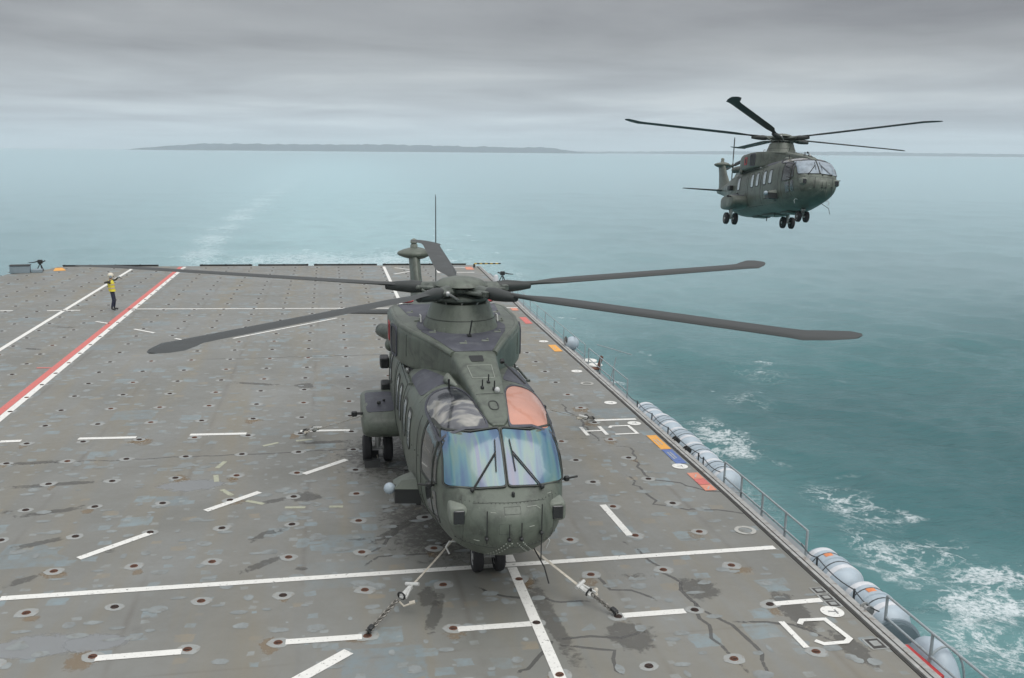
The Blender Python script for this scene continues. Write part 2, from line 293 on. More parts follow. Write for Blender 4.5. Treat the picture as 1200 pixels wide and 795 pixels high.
def make_sea():
    th = np.concatenate([np.linspace(R(-42), R(72), 640, endpoint=False), np.linspace(R(72), R(318), 60, endpoint=False)])
    rr = np.concatenate([np.geomspace(9, 400, 430, endpoint=False), np.geomspace(400, 14500, 90)])
    T, Q = np.meshgrid(th, rr); X = Q*np.sin(T); Y = Q*np.cos(T)
    cell = np.maximum(Q*R(114)/640, np.gradient(rr)[:, None]*np.ones_like(T))
    rs = np.random.RandomState(3); Z = np.zeros_like(X)
    wind = R(60)
    for k in range(70):
        lam = 1.1*(34/1.1)**(rs.rand()); a = wind + rs.randn()*.75; ph = rs.rand()*6.28
        amp = .0062*lam**.70; kx, ky = 2*np.pi/lam*np.sin(a), 2*np.pi/lam*np.cos(a)
        damp = np.clip((lam/cell-2.5)/3, 0, 1)
        w = np.sin(kx*X+ky*Y+ph+.35*np.sin(.11*X+.07*Y+k)); Z += amp*damp*(1-np.abs(w)**1.0*1.0)*1.2 if k % 3 == 0 else amp*damp*w
    Z -= 9.0
    # where the wash is: broad masks, the lace itself is in the material
    def blob(x, y, sx, sy, a=0):
        dx, dy = X-x, Y-y; u = dx*np.cos(a)+dy*np.sin(a); v = -dx*np.sin(a)+dy*np.cos(a); return np.exp(-(u/sx)**2-(v/sy)**2)
    F = np.zeros_like(X)
    for (x, y, sx, sy, w) in [(24.8, 40.0, 2.0, 3.8, .95), (23.0, 33.5, 1.4, 4.2, .95), (24.4, 29.3, 2.2, 1.6, 1.45), (26.3, 31.4, 2.0, 1.2, 1.5), (25.2, 34.0, 2.2, 1.6, .9), (22.3, 26.5, 2.3, 3.2, .9), (28.5, 29.5, 3.0, 3.0, .85),
                              (22.8, 50.8, 1.8, 4.0, 1.25), (19.5, 43.0, 2.2, 9.0, .62), (15, 30, 3.5, 12, .7), (27.8, 58.5, 2.5, 4, .6), (33, 67, 4, 6, .5), (18, 60, 5, 25, .42), (28, 120, 6, 14, .5), (24, 85, 5, 12, .45)]:
        F = np.maximum(F, w*blob(x, y, sx, sy))
    wl = [(-20.0, 150), (-22.5, 193), (-23.2, 240), (-22.8, 300), (-21.5, 400), (-17, 600), (-8, 950)]
    cx = np.interp(Y, [p[1] for p in wl], [p[0] for p in wl]); wd = 2.6+Y*.010
    F = np.maximum(F, (.88+.22*np.sin(Y*.21)+.12*np.sin(Y*.083+X*.3))*np.exp(-((X-cx)/wd)**2)*((Y > 120) & (Y < 1100))*np.clip(1.35-Y/900, .25, 1))
    F = np.maximum(F, 1.1*np.exp(-((Y-148-.05*X)/18)**2)*np.exp(-((X-1)/20)**4))
    F = np.maximum(F, .66*np.exp(-((X-22)/9)**2)*((Y > 120) & (Y < 420))*np.clip(1.2-Y/500, 0, 1))
    K = np.exp(-((X-3)/(30+.03*Y))**2)*np.clip((Y-60)/60, 0, 1)*np.clip(1.15-Y/1400, 0, 1)   # milky aerated wake
    K = np.maximum(K, .70*np.exp(-((X-11-.08*Y)/8)**2)*np.clip(1.2-Y/120, 0, 1)); K = np.maximum(K, .5*np.exp(-((X-22)/8)**2)*np.exp(-((Y-27)/7)**2))
    n, m = X.shape; idx = np.arange(n*m).reshape(n, m); nx = np.roll(idx, -1, axis=1)
    quads = np.stack([idx[:-1], idx[1:], nx[1:], nx[:-1]], -1).reshape(-1, 4)
    me = bpy.data.meshes.new('sea'); V = np.stack([X, Y, Z], -1).reshape(-1, 3)
    me.vertices.add(n*m); me.vertices.foreach_set('co', V.ravel().astype(np.float32))
    me.loops.add(len(quads)*4); me.loops.foreach_set('vertex_index', quads.ravel().astype(np.int32))
    me.polygons.add(len(quads)); me.polygons.foreach_set('loop_start', np.arange(0, len(quads)*4, 4, dtype=np.int32)); me.polygons.foreach_set('loop_total', np.full(len(quads), 4, dtype=np.int32))
    me.update(calc_edges=True); me.shade_smooth()
    for nm, A in (('foam', F), ('milk', K)):
        at = me.attributes.new(nm, 'FLOAT', 'POINT'); at.data.foreach_set('value', A.ravel().astype(np.float32))
    mt = bpy.data.materials.new('sea_water'); mt.use_nodes = True; t = mt.node_tree; b = t.nodes['Principled BSDF']
    tcn = N(t, 'ShaderNodeTexCoord'); fo = N(t, 'ShaderNodeAttribute', attribute_name='foam'); mi = N(t, 'ShaderNodeAttribute', attribute_name='milk')
    big = N(t, 'ShaderNodeTexNoise', i_Scale=.028, i_Detail=3.0, i_Roughness=.5); lk(t, tcn.outputs['Object'], big.inputs['Vector'])
    med = N(t, 'ShaderNodeTexNoise', i_Scale=.10, i_Detail=5.0, i_Roughness=.6, i_Distortion=1.2); lk(t, tcn.outputs['Object'], med.inputs['Vector'])
    deep = ramp(t, big.outputs[0], [(.35, (.025, .106, .113)), (.65, (.042, .145, .152))])
    mk = math_n(t, 'MULTIPLY', mi.outputs['Fac'], ramp(t, med.outputs[0], [(.3, (.35,)*3), (.62, (1,)*3)]))
    water = mixc(t, mk, deep, (.20, .37, .37))
    # foam lace: ridged noise at two scales
    mpw = N(t, 'ShaderNodeTexNoise', i_Scale=.35, i_Detail=2.0); lk(t, tcn.outputs['Object'], mpw.inputs['Vector'])
    vadd = N(t, 'ShaderNodeVectorMath', operation='MULTIPLY_ADD'); lk(t, mpw.outputs['Color'], vadd.inputs[0]); vadd.inputs[1].default_value = (1.3, 1.3, 0); lk(t, tcn.outputs['Object'], vadd.inputs[2])
    rd = N(t, 'ShaderNodeTexNoise', i_Scale=.62, i_Detail=10.0, i_Roughness=.70, i_Distortion=.25); lk(t, vadd.outputs[0], rd.inputs['Vector'])
    ridge = math_n(t, 'SUBTRACT', 1.0, math_n(t, 'MULTIPLY', math_n(t, 'ABSOLUTE', math_n(t, 'SUBTRACT', rd.outputs[0], .5)), 9.0))
    pt = N(t, 'ShaderNodeTexNoise', i_Scale=.30, i_Detail=8.0, i_Roughness=.6); lk(t, vadd.outputs[0], pt.inputs['Vector'])
    patch = math_n(t, 'MULTIPLY', math_n(t, 'SUBTRACT', pt.outputs[0], .50), 7.0)
    ff = math_n(t, 'MAXIMUM', ridge, patch)
    thr = math_n(t, 'SUBTRACT', 1.25, math_n(t, 'MULTIPLY', fo.outputs['Fac'], 1.0))
    fm = math_n(t, 'MULTIPLY', math_n(t, 'SUBTRACT', ff, thr), 1.7, clamp=True)
    fine = N(t, 'ShaderNodeTexNoise', i_Scale=4.2, i_Detail=6.0, i_Roughness=.75); lk(t, tcn.outputs['Object'], fine.inputs['Vector'])
    fm = math_n(t, 'MULTIPLY', fm, ramp(t, fine.outputs[0], [(.40, (.15,)*3), (.56, (1,)*3)]))
    fm = math_n(t, 'MULTIPLY', fm, math_n(t, 'MINIMUM', math_n(t, 'MULTIPLY', fo.outputs['Fac'], 3.0), .85))
    # scattered small whitecaps
    wc = N(t, 'ShaderNodeTexNoise', i_Scale=.22, i_Detail=9.0, i_Roughness=.62); lk(t, tcn.outputs['Object'], wc.inputs['Vector'])
    wcm = math_n(t, 'MULTIPLY', math_n(t, 'SUBTRACT', wc.outputs[0], .705), 6.0, clamp=True)
    fm = math_n(t, 'MAXIMUM', fm, wcm)
    lk(t, mixc(t, fm, water, (.66, .71, .72)), b.inputs['Base Color'])
    b.inputs['IOR'].default_value = 1.33
    lk(t, math_n(t, 'ADD', math_n(t, 'MULTIPLY', fm, .5), .13, clamp=True), b.inputs['Roughness'])
    w1 = N(t, 'ShaderNodeTexNoise', i_Scale=1.1, i_Detail=8.0, i_Roughness=.62, i_Distortion=.4); mp = N(t, 'ShaderNodeMapping'); mp.inputs['Rotation'].default_value = (0, 0, -R(60)); mp.inputs['Scale'].default_value = (.55, 1.5, 1); lk(t, tcn.outputs['Object'], mp.inputs[0]); lk(t, mp.outputs[0], w1.inputs['Vector'])
    w2 = N(t, 'ShaderNodeTexNoise', i_Scale=.16, i_Detail=6.0, i_Roughness=.6); lk(t, mp.outputs[0], w2.inputs['Vector'])
    hsum = math_n(t, 'ADD', math_n(t, 'MULTIPLY', w1.outputs[0], .13), math_n(t, 'MULTIPLY', w2.outputs[0], .22))
    bp = N(t, 'ShaderNodeBump', i_Strength=1.0, i_Distance=1.0); lk(t, hsum, bp.inputs['Height']); lk(t, bp.outputs[0], b.inputs['Normal'])
    me.materials.append(mt)
    o = link('sea', me); tag(o, 'teal sea with white wash beside the hull and a pale wake astern', 'sea', kind='structure'); o.matrix_world = HEEL
make_sea()

# distant land
def land(name, pts, depth, label, cat):
    # pts: (azimuth deg, distance, height)
    rings = []
    az = np.linspace(pts[0][0], pts[-1][0], 160)
    for k, a in enumerate(az):
        d = np.interp(a, [p[0] for p in pts], [p[1] for p in pts]); h = np.interp(a, [p[0] for p in pts], [p[2] for p in pts])
        ring = []
        for j in range(9):
            s = j/8; prof = math.sin(math.pi*min(1, s*1.15+.02)*.5) if s < .85 else 1-(s-.85)*2
            n = mnoise.noise(Vector((a*3.1, s*2.5, 3.3)))
            hh = h*prof*(1+.16*n*min(1, h/30)) if j else -3
            dd = d+depth*s+40*mnoise.noise(Vector((a*8, 0, 1)))
            ring.append(Vector((dd*math.sin(R(a)), dd*math.cos(R(a)), -9+hh)))
        rings.append(ring)
    mb = MB(); mb.loft(rings, 0, False, close=False)
    o = mb.build(name, M['land']); tag(o, label, cat, kind='structure'); o.matrix_world = HEEL
land('headland', [(-11.21, 8000, 5.7), (-10.37, 8000, 21.9), (-8.8, 8000, 43.2), (-7.2, 8000, 60.9), (-4.15, 8000, 64.4), (-0.77, 8000, 64.4), (2.2, 8000, 68.0), (4.46, 8000, 68.0), (7.25, 8000, 60.9), (9.79, 8000, 57.3), (11.58, 8000, 53.8), (12.24, 8000, 60.9), (12.86, 8000, 57.3), (14.13, 8000, 32.6), (15.4, 8000, 11.3), (16.92, 8000, 5.7)], 500, 'long low blue headland on the horizon at the left', 'headland')
land('far_coast', [(10.81, 11000, 8.8), (12.86, 11000, 20.4), (17.92, 11000, 30.2), (23.37, 11000, 44.8), (25.78, 11000, 39.9), (30.43, 11000, 49.6), (33.97, 11000, 39.9), (38.94, 11000, 37.0), (43.85, 11000, 35.0), (49.54, 11000, 25.3)], 500, 'very faint low coast on the horizon at the right', 'coast')

# ------------------------------------------------------------------ deck
EDGE = [(9.02, 6.0), (9.10, 12.1), (9.14, 14.0), (9.21, 17.2), (9.28, 20.3), (9.33, 25.0), (9.40, 30.5), (9.50, 38.0), (9.62, 46.0), (9.9, 55.0), (10.2, 66.0)]
def edge_x(y): return float(np.interp(y, [p[1] for p in EDGE], [p[0] for p in EDGE]))
def deck_mat():
    m = bpy.data.materials.new('flight_deck_coating'); m.use_nodes = True; t = m.node_tree; b = t.nodes['Principled BSDF']
    tcn = N(t, 'ShaderNodeTexCoord'); P = tcn.outputs['Object']
    def noise(s, d=6.0, r=.6, dist=0., vec=P): n = N(t, 'ShaderNodeTexNoise', i_Scale=s, i_Detail=d, i_Roughness=r, i_Distortion=dist); lk(t, vec, n.inputs['Vector']); return n.outputs[0]
    c = ramp(t, noise(.22, 7, .6, .4), [(.32, (.138, .141, .124)), (.52, (.176, .180, .164)), (.70, (.214, .224, .214))])
    c = mixc(t, ramp(t, noise(1.3, 8, .7), [(.35, (.0,)*3), (.75, (.55,)*3)]), c, (.155, .150, .128))
    c = mixc(t, ramp(t, noise(60, 3, .7), [(.3, (0,)*3), (.8, (.35,)*3)]), c, (.235, .24, .23))
    sp = N(t, 'ShaderNodeSeparateXYZ'); lk(t, P, sp.inputs[0])
    # plate seams every six metres, faint
    def seam(co, period, off, w, wob):
        f = math_n(t, 'ABSOLUTE', math_n(t, 'SUBTRACT', math_n(t, 'FRACT', math_n(t, 'DIVIDE', math_n(t, 'ADD', math_n(t, 'ADD', co, off), math_n(t, 'MULTIPLY', noise(.6, 2), wob)), period)), .5))
        return math_n(t, 'SUBTRACT', 1.0, math_n(t, 'DIVIDE', f, w/period), clamp=True)
    s1 = seam(sp.outputs[0], 2.932, 2.1, .09, .05); s2 = seam(sp.outputs[1], 10.2, 1.2, .05, .03)
    sm = math_n(t, 'MULTIPLY', math_n(t, 'MAXIMUM', s1, s2), ramp(t, noise(.35, 4), [(.42, (.0,)*3), (.6, (.55,)*3)]))
    c = mixc(t, sm, c, (.115, .105, .09))
    # bands that run fore and aft, slightly tan
    mp = N(t, 'ShaderNodeMapping'); mp.inputs['Scale'].default_value = (.8, .06, 1); lk(t, P, mp.inputs[0])
    c = mixc(t, ramp(t, noise(1.0, 5, .6, .3, mp.outputs[0]), [(.48, (0,)*3), (.66, (.6,)*3)]), c, (.20, .178, .128))
    # rectangular touch-up patches of pale primer
    for sc, seed, rr, thr, colr in ((1.05, 0., .36, .50, (.205, .268, .290)), (2.1, 31.7, .32, .50, (.215, .27, .29)), (.5, 77.1, .36, .58, (.17, .215, .23)), (3.3, 55.5, .30, .55, (.26, .285, .28)), (1.6, 12.3, .28, .66, (.235, .205, .15))):
        mv = N(t, 'ShaderNodeMapping'); mv.inputs['Location'].default_value = (seed, seed*.7, 0); mv.inputs['Scale'].default_value = (1, 1.15, 0); lk(t, P, mv.inputs[0])
        wv = N(t, 'ShaderNodeTexNoise', i_Scale=2.3, i_Detail=4.0); lk(t, mv.outputs[0], wv.inputs['Vector'])
        va = N(t, 'ShaderNodeVectorMath', operation='MULTIPLY_ADD'); lk(t, wv.outputs['Color'], va.inputs[0]); va.inputs[1].default_value = (.22, .22, 0); lk(t, mv.outputs[0], va.inputs[2])
        vo = N(t, 'ShaderNodeTexVoronoi', distance='CHEBYCHEV', i_Scale=sc); lk(t, va.outputs[0], vo.inputs['Vector'])
        cs = N(t, 'ShaderNodeSeparateColor'); lk(t, vo.outputs['Color'], cs.inputs[0])
        rad = math_n(t, 'MULTIPLY', cs.outputs[1], rr)
        inside = math_n(t, 'MULTIPLY', math_n(t, 'SUBTRACT', rad, vo.outputs['Distance']), 40.0, clamp=True)
        on = math_n(t, 'GREATER_THAN', cs.outputs[0], thr)
        al = math_n(t, 'MULTIPLY', math_n(t, 'MULTIPLY', inside, on), ramp(t, noise(3.1, 6, .7), [(.35, (.10,)*3), (.62, (.78,)*3)]))
        c = mixc(t, al, c, colr)
    # rust blooms
    c = mixc(t, ramp(t, noise(.9, 8, .65, .5), [(.64, (0,)*3), (.76, (.40,)*3)]), c, (.235, .185, .125))
    # dark damp areas
    c = mixc(t, ramp(t, noise(.38, 8, .62, 1.0), [(.64, (0,)*3), (.70, (.30,)*3)]), c, (.115, .115, .108))
    lk(t, c, b.inputs['Base Color'])
    lk(t, ramp(t, noise(.8, 7, .7), [(.35, (.34,)*3), (.65, (.66,)*3)]), b.inputs['Roughness'])
    bp = N(t, 'ShaderNodeBump', i_Strength=.35, i_Distance=.004); lk(t, noise(90, 4, .7), bp.inputs['Height']); lk(t, bp.outputs[0], b.inputs['Normal'])
    return m
M['deck'] = deck_mat()
LEFT = [(-17.9, 67.0), (-18.2, 65.6), (-18.7, 64.4), (-19.9, 63.2), (-20.1, 60.0), (-20.1, 6.0)]
outline = EDGE + [(10.25, 67.0)] + LEFT
mb = MB(); mb.poly(outline, 0.0)
n = len(outline); mb.add([(p[0], p[1], 0.0) for p in outline] + [(p[0], p[1], -.35) for p in outline], [(i, (i+1) % n, (i+1) % n + n, i+n) for i in range(n)], 1)
deck = mb.build('flight_deck', [M['deck'], M['hull']], smooth=False)
tag(deck, 'worn grey flight deck with white lines, tie-down points and pale patches', 'deck', kind='structure')
mb = MB(); hp = [(7.6, 5.0), (7.9, 40.0), (8.6, 66.0), (-16.5, 66.0), (-18.6, 60.0), (-18.6, 5.0)]
mb.loft([[Vector((x*(1 if z > -4 else .94), y, z)) for x, y in hp] for z in (-10.2, -6.5, -3.5, -.36)], 0, True)
tag(mb.build('ship_hull', M['hull'], smooth=False), 'grey ship hull side below the flight deck edge', 'ship hull', kind='structure')

# edge bars: coaming, gutter and the narrow side ledge outboard of the deck
def edge_bar(off0, off1, z0, z1, name, m, ya=6.0, yb=66.0):
    rings = []
    for y in np.arange(ya, yb+.01, 1.5):
        x = edge_x(y); rings.append([Vector((x+off0, y, z0)), Vector((x+off1, y, z0)), Vector((x+off1, y, z1)), Vector((x+off0, y, z1))])
    mb = MB(); mb.loft(rings, 0, True); return mb.build(name, m, deck, smooth=False)
edge_bar(.005, .055, -.02, .012, 'edge_gutter', M['darkgutter'])
edge_bar(.06, .13, -.10, .045, 'edge_coaming', M['coaming'])
edge_bar(.135, .175, -.12, .002, 'edge_channel', M['darkgutter'])
edge_bar(.18, .30, -.14, .030, 'edge_coaming', M['coaming'])
edge_bar(.305, .42, -.34, -.18, 'side_ledge', M['railpaint'])
edge_bar(.425, .95, -.46, -.42, 'side_walkway', M['hull'], 13.0, 66.0)

# painted markings, each a thin sheet above the deck
Z1, Z2, Z3 = .004, .008, .012
for c, w, pts in DATA['lines']:
    mb = MB(); mb.strip(pts, w*.88, Z2 if c != 'olive' else Z1); mb.build('painted_line', M['p_'+c], deck, smooth=False)
def long_line(x, y0, y1, w, m, z=Z2):
    mb = MB(); k = max(1, int((y1-y0)/3)); mb.strip([(x, y0+(y1-y0)*i/k) for i in range(k+1)], w, z); return mb.build('painted_line', m, deck, smooth=False)
long_line(-13.0, 8, 66.3, .20, M['p_white'])
long_line(-9.79, 8, 66.6, .22, M['p_white']); long_line(-10.04, 8, 66.6, .26, M['p_red'])
long_line(3.41, 12.0, 17.05, .19, M['p_white']); long_line(3.44, 17.30, 20.0, .19, M['p_white']); long_line(3.62, 46.0, 66.2, .19, M['p_white'])
def letter(strokes, w, name, z=Z3):
    mb = MB()
    for k, s in enumerate(strokes): mb.strip(s, w, z + .0006*k)
    return mb.build(name, M['p_white'], deck, smooth=False)
letter([[(7.27, 26.28), (7.27, 25.42)], [(7.85, 26.28), (7.85, 25.42)], [(7.33, 25.85), (7.79, 25.85)]], .11, 'letter_h')
letter([[(8.12, 26.10), (8.22, 26.26), (8.76, 26.25), (8.78, 25.44), (8.10, 25.44)]], .10, 'letter_c')
letter([[(7.72, 14.16), (7.73, 13.25)]], .11, 'letter_i')
letter([[(8.00, 14.02), (8.11, 14.15), (8.54, 14.12), (8.62, 13.42), (8.50, 13.32), (8.09, 13.32), (7.99, 13.45)]], .10, 'letter_c')
def disc(x, y, r, z, name, m, n=28, hole=None):
    mb = MB(); o = [(x+r*math.cos(2*math.pi*i/n), y+r*math.sin(2*math.pi*i/n)) for i in range(n)]
    if hole:
        q = [(x+hole*math.cos(2*math.pi*i/n), y+hole*math.sin(2*math.pi*i/n)) for i in range(n)]
        mb.add([(a, b_, z) for a, b_ in o+q], [(i, (i+1) % n, (i+1) % n+n, i+n) for i in range(n)])
    else: mb.poly(o, z)
    return mb.build(name, m, deck, smooth=False)
for k, (x, y) in enumerate(DATA['discs'][:6]):
    x = min(x, edge_x(y)-.30); dk = disc(x, y, .21, Z3, 'painted_disc', M['p_white'])
    mb = MB()
    if k in (0,): mb.strip([(x-.07, y+.02), (x+.07, y-.02)], .035, .014); mb.strip([(x+.075, y+.06), (x+.06, y-.10)], .035, .0145)
    else: mb.strip([(x-.07, y), (x+.04, y)], .03, .014); mb.strip([(x+.05, y+.055), (x+.05, y-.06)], .03, .0145)
    mb.build('disc_digit', M['p_grey'], dk, smooth=False)
for x, y in DATA['rings']: disc(min(x, edge_x(y)-.32), y, .24, Z3, 'painted_ring', M['p_palegrey'], hole=.15)
def quad_mark(y0, y1, xo, w, m, strokes):
    # coloured data panel beside the edge with worn pale strokes
    ym = (y0+y1)/2
    mb = MB(); mb.poly([(edge_x(y0)-xo-w, y0), (edge_x(y0)-xo, y0), (edge_x(y1)-xo, y1), (edge_x(y1)-xo-w, y1)], Z3); q = mb.build('painted_panel', m, deck, smooth=False)
    mb = MB()
    for (a, b_, c_, d) in strokes: mb.strip([(edge_x(ym)-xo-w+a*w, y0+(y1-y0)*b_), (edge_x(ym)-xo-w+c_*w, y0+(y1-y0)*d)], .035, .0145 + .0005*len(mb.v))
    if strokes: mb.build('panel_stroke', M['p_palegrey'], q, smooth=False)
quad_mark(23.88, 25.2, .06, .30, M['p_orange'], [(.3, .3, .3, .7), (.6, .3, .6, .7)])
quad_mark(22.65, 23.86, .06, .30, M['p_blue'], [(.3, .3, .3, .8), (.55, .35, .55, .8)])
quad_mark(21.45, 21.9, .05, .30, M['p_salmon'], [(.3, .2, .7, .7)]); quad_mark(21.02, 21.44, .05, .30, M['p_red'], []); quad_mark(20.6, 21.0, .05, .30, M['p_salmon'], [(.3, .2, .7, .7)])
quad_mark(37.0, 38.35, .12, .34, M['p_orange'], [(.4, .3, .4, .7)]); quad_mark(43.4, 45.2, .12, .34, M['p_red'], []); quad_mark(47.2, 48.0, .12, .34, M['p_salmon'], [])
mb = MB(); mb.poly([(-17.6, 64.6), (-16.9, 64.9), (-17.5, 66.4), (-17.9, 66.2)], Z3); mb.build('painted_panel', M['p_orange'], deck, smooth=False)
mb = MB(); mb.poly([(9.2, 64.2), (9.75, 64.2), (9.8, 65.8), (9.3, 65.8)], Z3); mb.build('painted_panel', M['p_salmon'], deck, smooth=False)

# stains: ribbons and blots whose strength falls off to the rim
def fade_mesh(name, vs, fs, fade, m):
    me = bpy.data.meshes.new(name); me.from_pydata(vs, [], fs); a = me.attributes.new('fade', 'FLOAT', 'POINT'); a.data.foreach_set('value', fade); me.materials.append(m); me.update()
    return link(name, me, deck)
zc = [.0004]
def nz_():
    zc[0] += .00001; return zc[0]
def soft_strip(name, pts, w, m, jitter=.0, f=1.0):
    P = [Vector((p[0], p[1])) for p in pts]; Q = []
    for a, b_ in zip(P, P[1:]):
        k = max(2, int((b_-a).length/.25)); Q += [a.lerp(b_, i/k) for i in range(k)]
    Q.append(P[-1])
    if jitter: Q = [q + Vector((mnoise.noise(Vector((q.x*2.1, q.y*2.1, 5)))*jitter, mnoise.noise(Vector((q.x*2.1, q.y*2.1, 9)))*jitter)) for q in Q]
    z = nz_(); vs = []; fd = []; n = len(Q)
    for i, q in enumerate(Q):
        d = (Q[min(i+1, n-1)]-Q[max(i-1, 0)]).normalized(); nn = Vector((-d.y, d.x)); tp = min(1, min(i, n-1-i)/(n*.38)+.05)
        for s, v in ((-1, 0), (-.45, 1), (.45, 1), (1, 0)): p = q+nn*s*w/2; vs.append((p.x, p.y, z)); fd.append(v*tp*f)
    return fade_mesh(name, vs, [(i*4+j, i*4+j+1, i*4+j+5, i*4+j+4) for i in range(n-1) for j in range(3)], fd, m)
def soft_blot(name, x, y, rx, ry, m, n=20, f=1.0):
    z = nz_(); vs = [(x, y, z)]; fd = [f]
    for rad, v in ((.55, .95), (1.0, 0)):
        for i in range(n):
            a = 2*math.pi*i/n; j = 1+.25*mnoise.noise(Vector((x+math.cos(a)*1.3, y+math.sin(a)*1.3, rad)))
            vs.append((x+rx*rad*j*math.cos(a), y+ry*rad*j*math.sin(a), z)); fd.append(v*f)
    fs = [(0, 1+i, 1+(i+1) % n) for i in range(n)] + [(1+i, n+1+i, n+1+(i+1) % n, 1+(i+1) % n) for i in range(n)]
    return fade_mesh(name, vs, fs, fd, m)
for s in DATA['streaks']: soft_strip('oil_streak', s, .30, M['d_oil_blot'], .06)
for (x, y), a, b_ in DATA['blots']:
    if x < 10: soft_blot('dark_blot', x, y, a*.9, b_*.9, M['d_oil_blot'], f=.8)
for (x, y), a, b_ in DATA['paleblot']: soft_blot('pale_scuff', x, y, a, b_, M['d_pale'])
for s in DATA['cracks']: soft_strip('damp_trail', s, .085, M['d_wet'], .22, 1.5)
soft_strip('oil_streak', DATA['wheelband'], .42, M['d_oil_blot'], .05, .8)
rs = random.Random(11)
for k in range(9):
    y = rs.uniform(14, 40); x = rs.uniform(-9, 8.6); l = rs.uniform(.4, 1.1)
    soft_strip('oil_streak', [(x, y), (x+l, y+rs.uniform(-.05, .25)*l)], rs.uniform(.12, .3), M['d_oil_blot'], .08, rs.uniform(.3, .5))
for k in range(60):
    soft_blot('rust_bloom', 1.466*rs.randint(-5, 6)-.972+rs.uniform(-.2, .2), 14.81+1.7*rs.randint(-1, 8)-rs.uniform(.05, .3), rs.uniform(.10, .32), rs.uniform(.10, .4), M['d_rust'], 14, rs.uniform(.45, .8))
for s, w in [([(-9, 24.9), (8.6, 25.2)], .08), ([(-7, 37), (8.6, 37.3)], .08)]: soft_strip('damp_trail', s, w, M['d_wet'], .1)
# two broad dark blots under the parked aircraft
soft_blot('dark_blot', 2.2, 19.5, 1.6, 2.4, M['d_oil_blot'], 20, .55); soft_blot('dark_blot', 2.0, 24.5, 2.4, 2.6, M['d_oil_blot'], 20, .5)

# tie-down points on their grid
def tie_mesh(v):
    rs = random.Random(v); mb = MB(); n = 12
    pr_ = [.145+.045*rs.random() for _ in range(n)] if v < 5 else [.125+.02*rs.random()]*n
    ex = 1+.35*rs.random()
    o = [(pr_[i]*ex*math.cos(2*math.pi*i/n), pr_[i]*math.sin(2*math.pi*i/n)) for i in range(n)]
    c1 = [(.078*math.cos(2*math.pi*i/n), .070*math.sin(2*math.pi*i/n)) for i in range(n)]
    c2 = [(.056*math.cos(2*math.pi*i/n), .050*math.sin(2*math.pi*i/n)) for i in range(n)]
    mb.add([(a, b_, .0038) for a, b_ in o] + [(a, b_, .0042) for a, b_ in c1], [(i, (i+1) % n, (i+1) % n+n, i+n) for i in range(n)], 0)
    mb.add([(a, b_, .0042) for a, b_ in c1] + [(a, b_, .019) for a, b_ in [(p[0]*.85, p[1]*.85) for p in c1]], [(i, (i+1) % n, (i+1) % n+n, i+n) for i in range(n)], 1)
    mb.add([(a*.85, b_*.85, .019) for a, b_ in c1] + [(a, b_, .0105) for a, b_ in c2], [(i, (i+1) % n, (i+1) % n+n, i+n) for i in range(n)], 1)
    mb.add([(a, b_, .0105) for a, b_ in c2], [tuple(range(n))], 2)  # dark rusty centre, also painted for the shaded depth of the cup
    mb.box((0, 0, .016), (.105, .02, .008), mi=1)
    return mb.mesh('tie_down_point', [M['primer'], M['rust'] if v in (0, 3) else M['rustdark'], M['rustdark']], smooth=False)
ties = [tie_mesh(v) for v in range(7)]
pts = []
for j in range(-2, 31):
    for i in range(-13, 7):
        x = 1.466*i - .972; y = 14.81 + 1.700*j
        if y < 12 or x > edge_x(y)-.4: continue
        pts.append((x, y))
pts = [p for p in pts if not (p[0] < -9.0 and p[1] < 20)]
pts.sort(key=lambda p: p[0]**2 + p[1]**2)
far = MB()
for k, (x, y) in enumerate(pts):
    me = ties[rs.choice([0, 3]) if y < 19 and rs.random() < .7 else rs.randrange(7)]; jx, jy = rs.uniform(-.02, .02), rs.uniform(-.02, .02); a = rs.uniform(-.4, .4)
    if k < 290:
        o = link('tie_down_point', me, deck); o.location = (x+jx, y+jy, 0); o.rotation_euler = (0, 0, a)
    else:
        T = Matrix.Translation((x+jx, y+jy, 0)) @ Matrix.Rotation(a, 4, 'Z'); o_ = len(far.v)
        far.v += [tuple(T @ v.co) for v in me.vertices]
        for p in me.polygons: far.f.append(tuple(i+o_ for i in p.vertices)); far.m.append({0: 0, 1: 1, 2: 1}[p.material_index])
tag(far.build('tie_down_field', [M['primer'], M['rustdark']], deck, smooth=False), kind='stuff')
# far half of the deck: rows of small worn spots between the tie-downs
sp_ = MB()
for k in range(1500):
    y = 24 + 42*rs.random()**.8; x = rs.uniform(-17.5, 9.2)
    if x > edge_x(y)-.3: continue
    a, b_ = rs.uniform(.06, .22), rs.uniform(.05, .16); ph = rs.random()
    sp_.poly([(x+a*math.cos(2*math.pi*(i+ph)/7)*(1+.3*rs.random()), y+b_*math.sin(2*math.pi*(i+ph)/7)) for i in range(7)], .0020 + .00002*(k % 40))
for k in range(420):
    y = rs.uniform(12, 25); x = rs.uniform(-9, 9.0)
    if x > edge_x(y)-.2: continue
    a, b_ = rs.uniform(.04, .2), rs.uniform(.04, .14); ph = rs.random()
    sp_.poly([(x+a*math.cos(2*math.pi*(i+ph)/8)*(.8+.4*rs.random()), y+b_*math.sin(2*math.pi*(i+ph)/8)*(.8+.4*rs.random())) for i in range(8)], .0029 + .00001*(k % 60))
tag(sp_.build('primer_spots', M['d_primer'] if 'd_primer' in M else M['primer'], deck, smooth=False), kind='stuff')
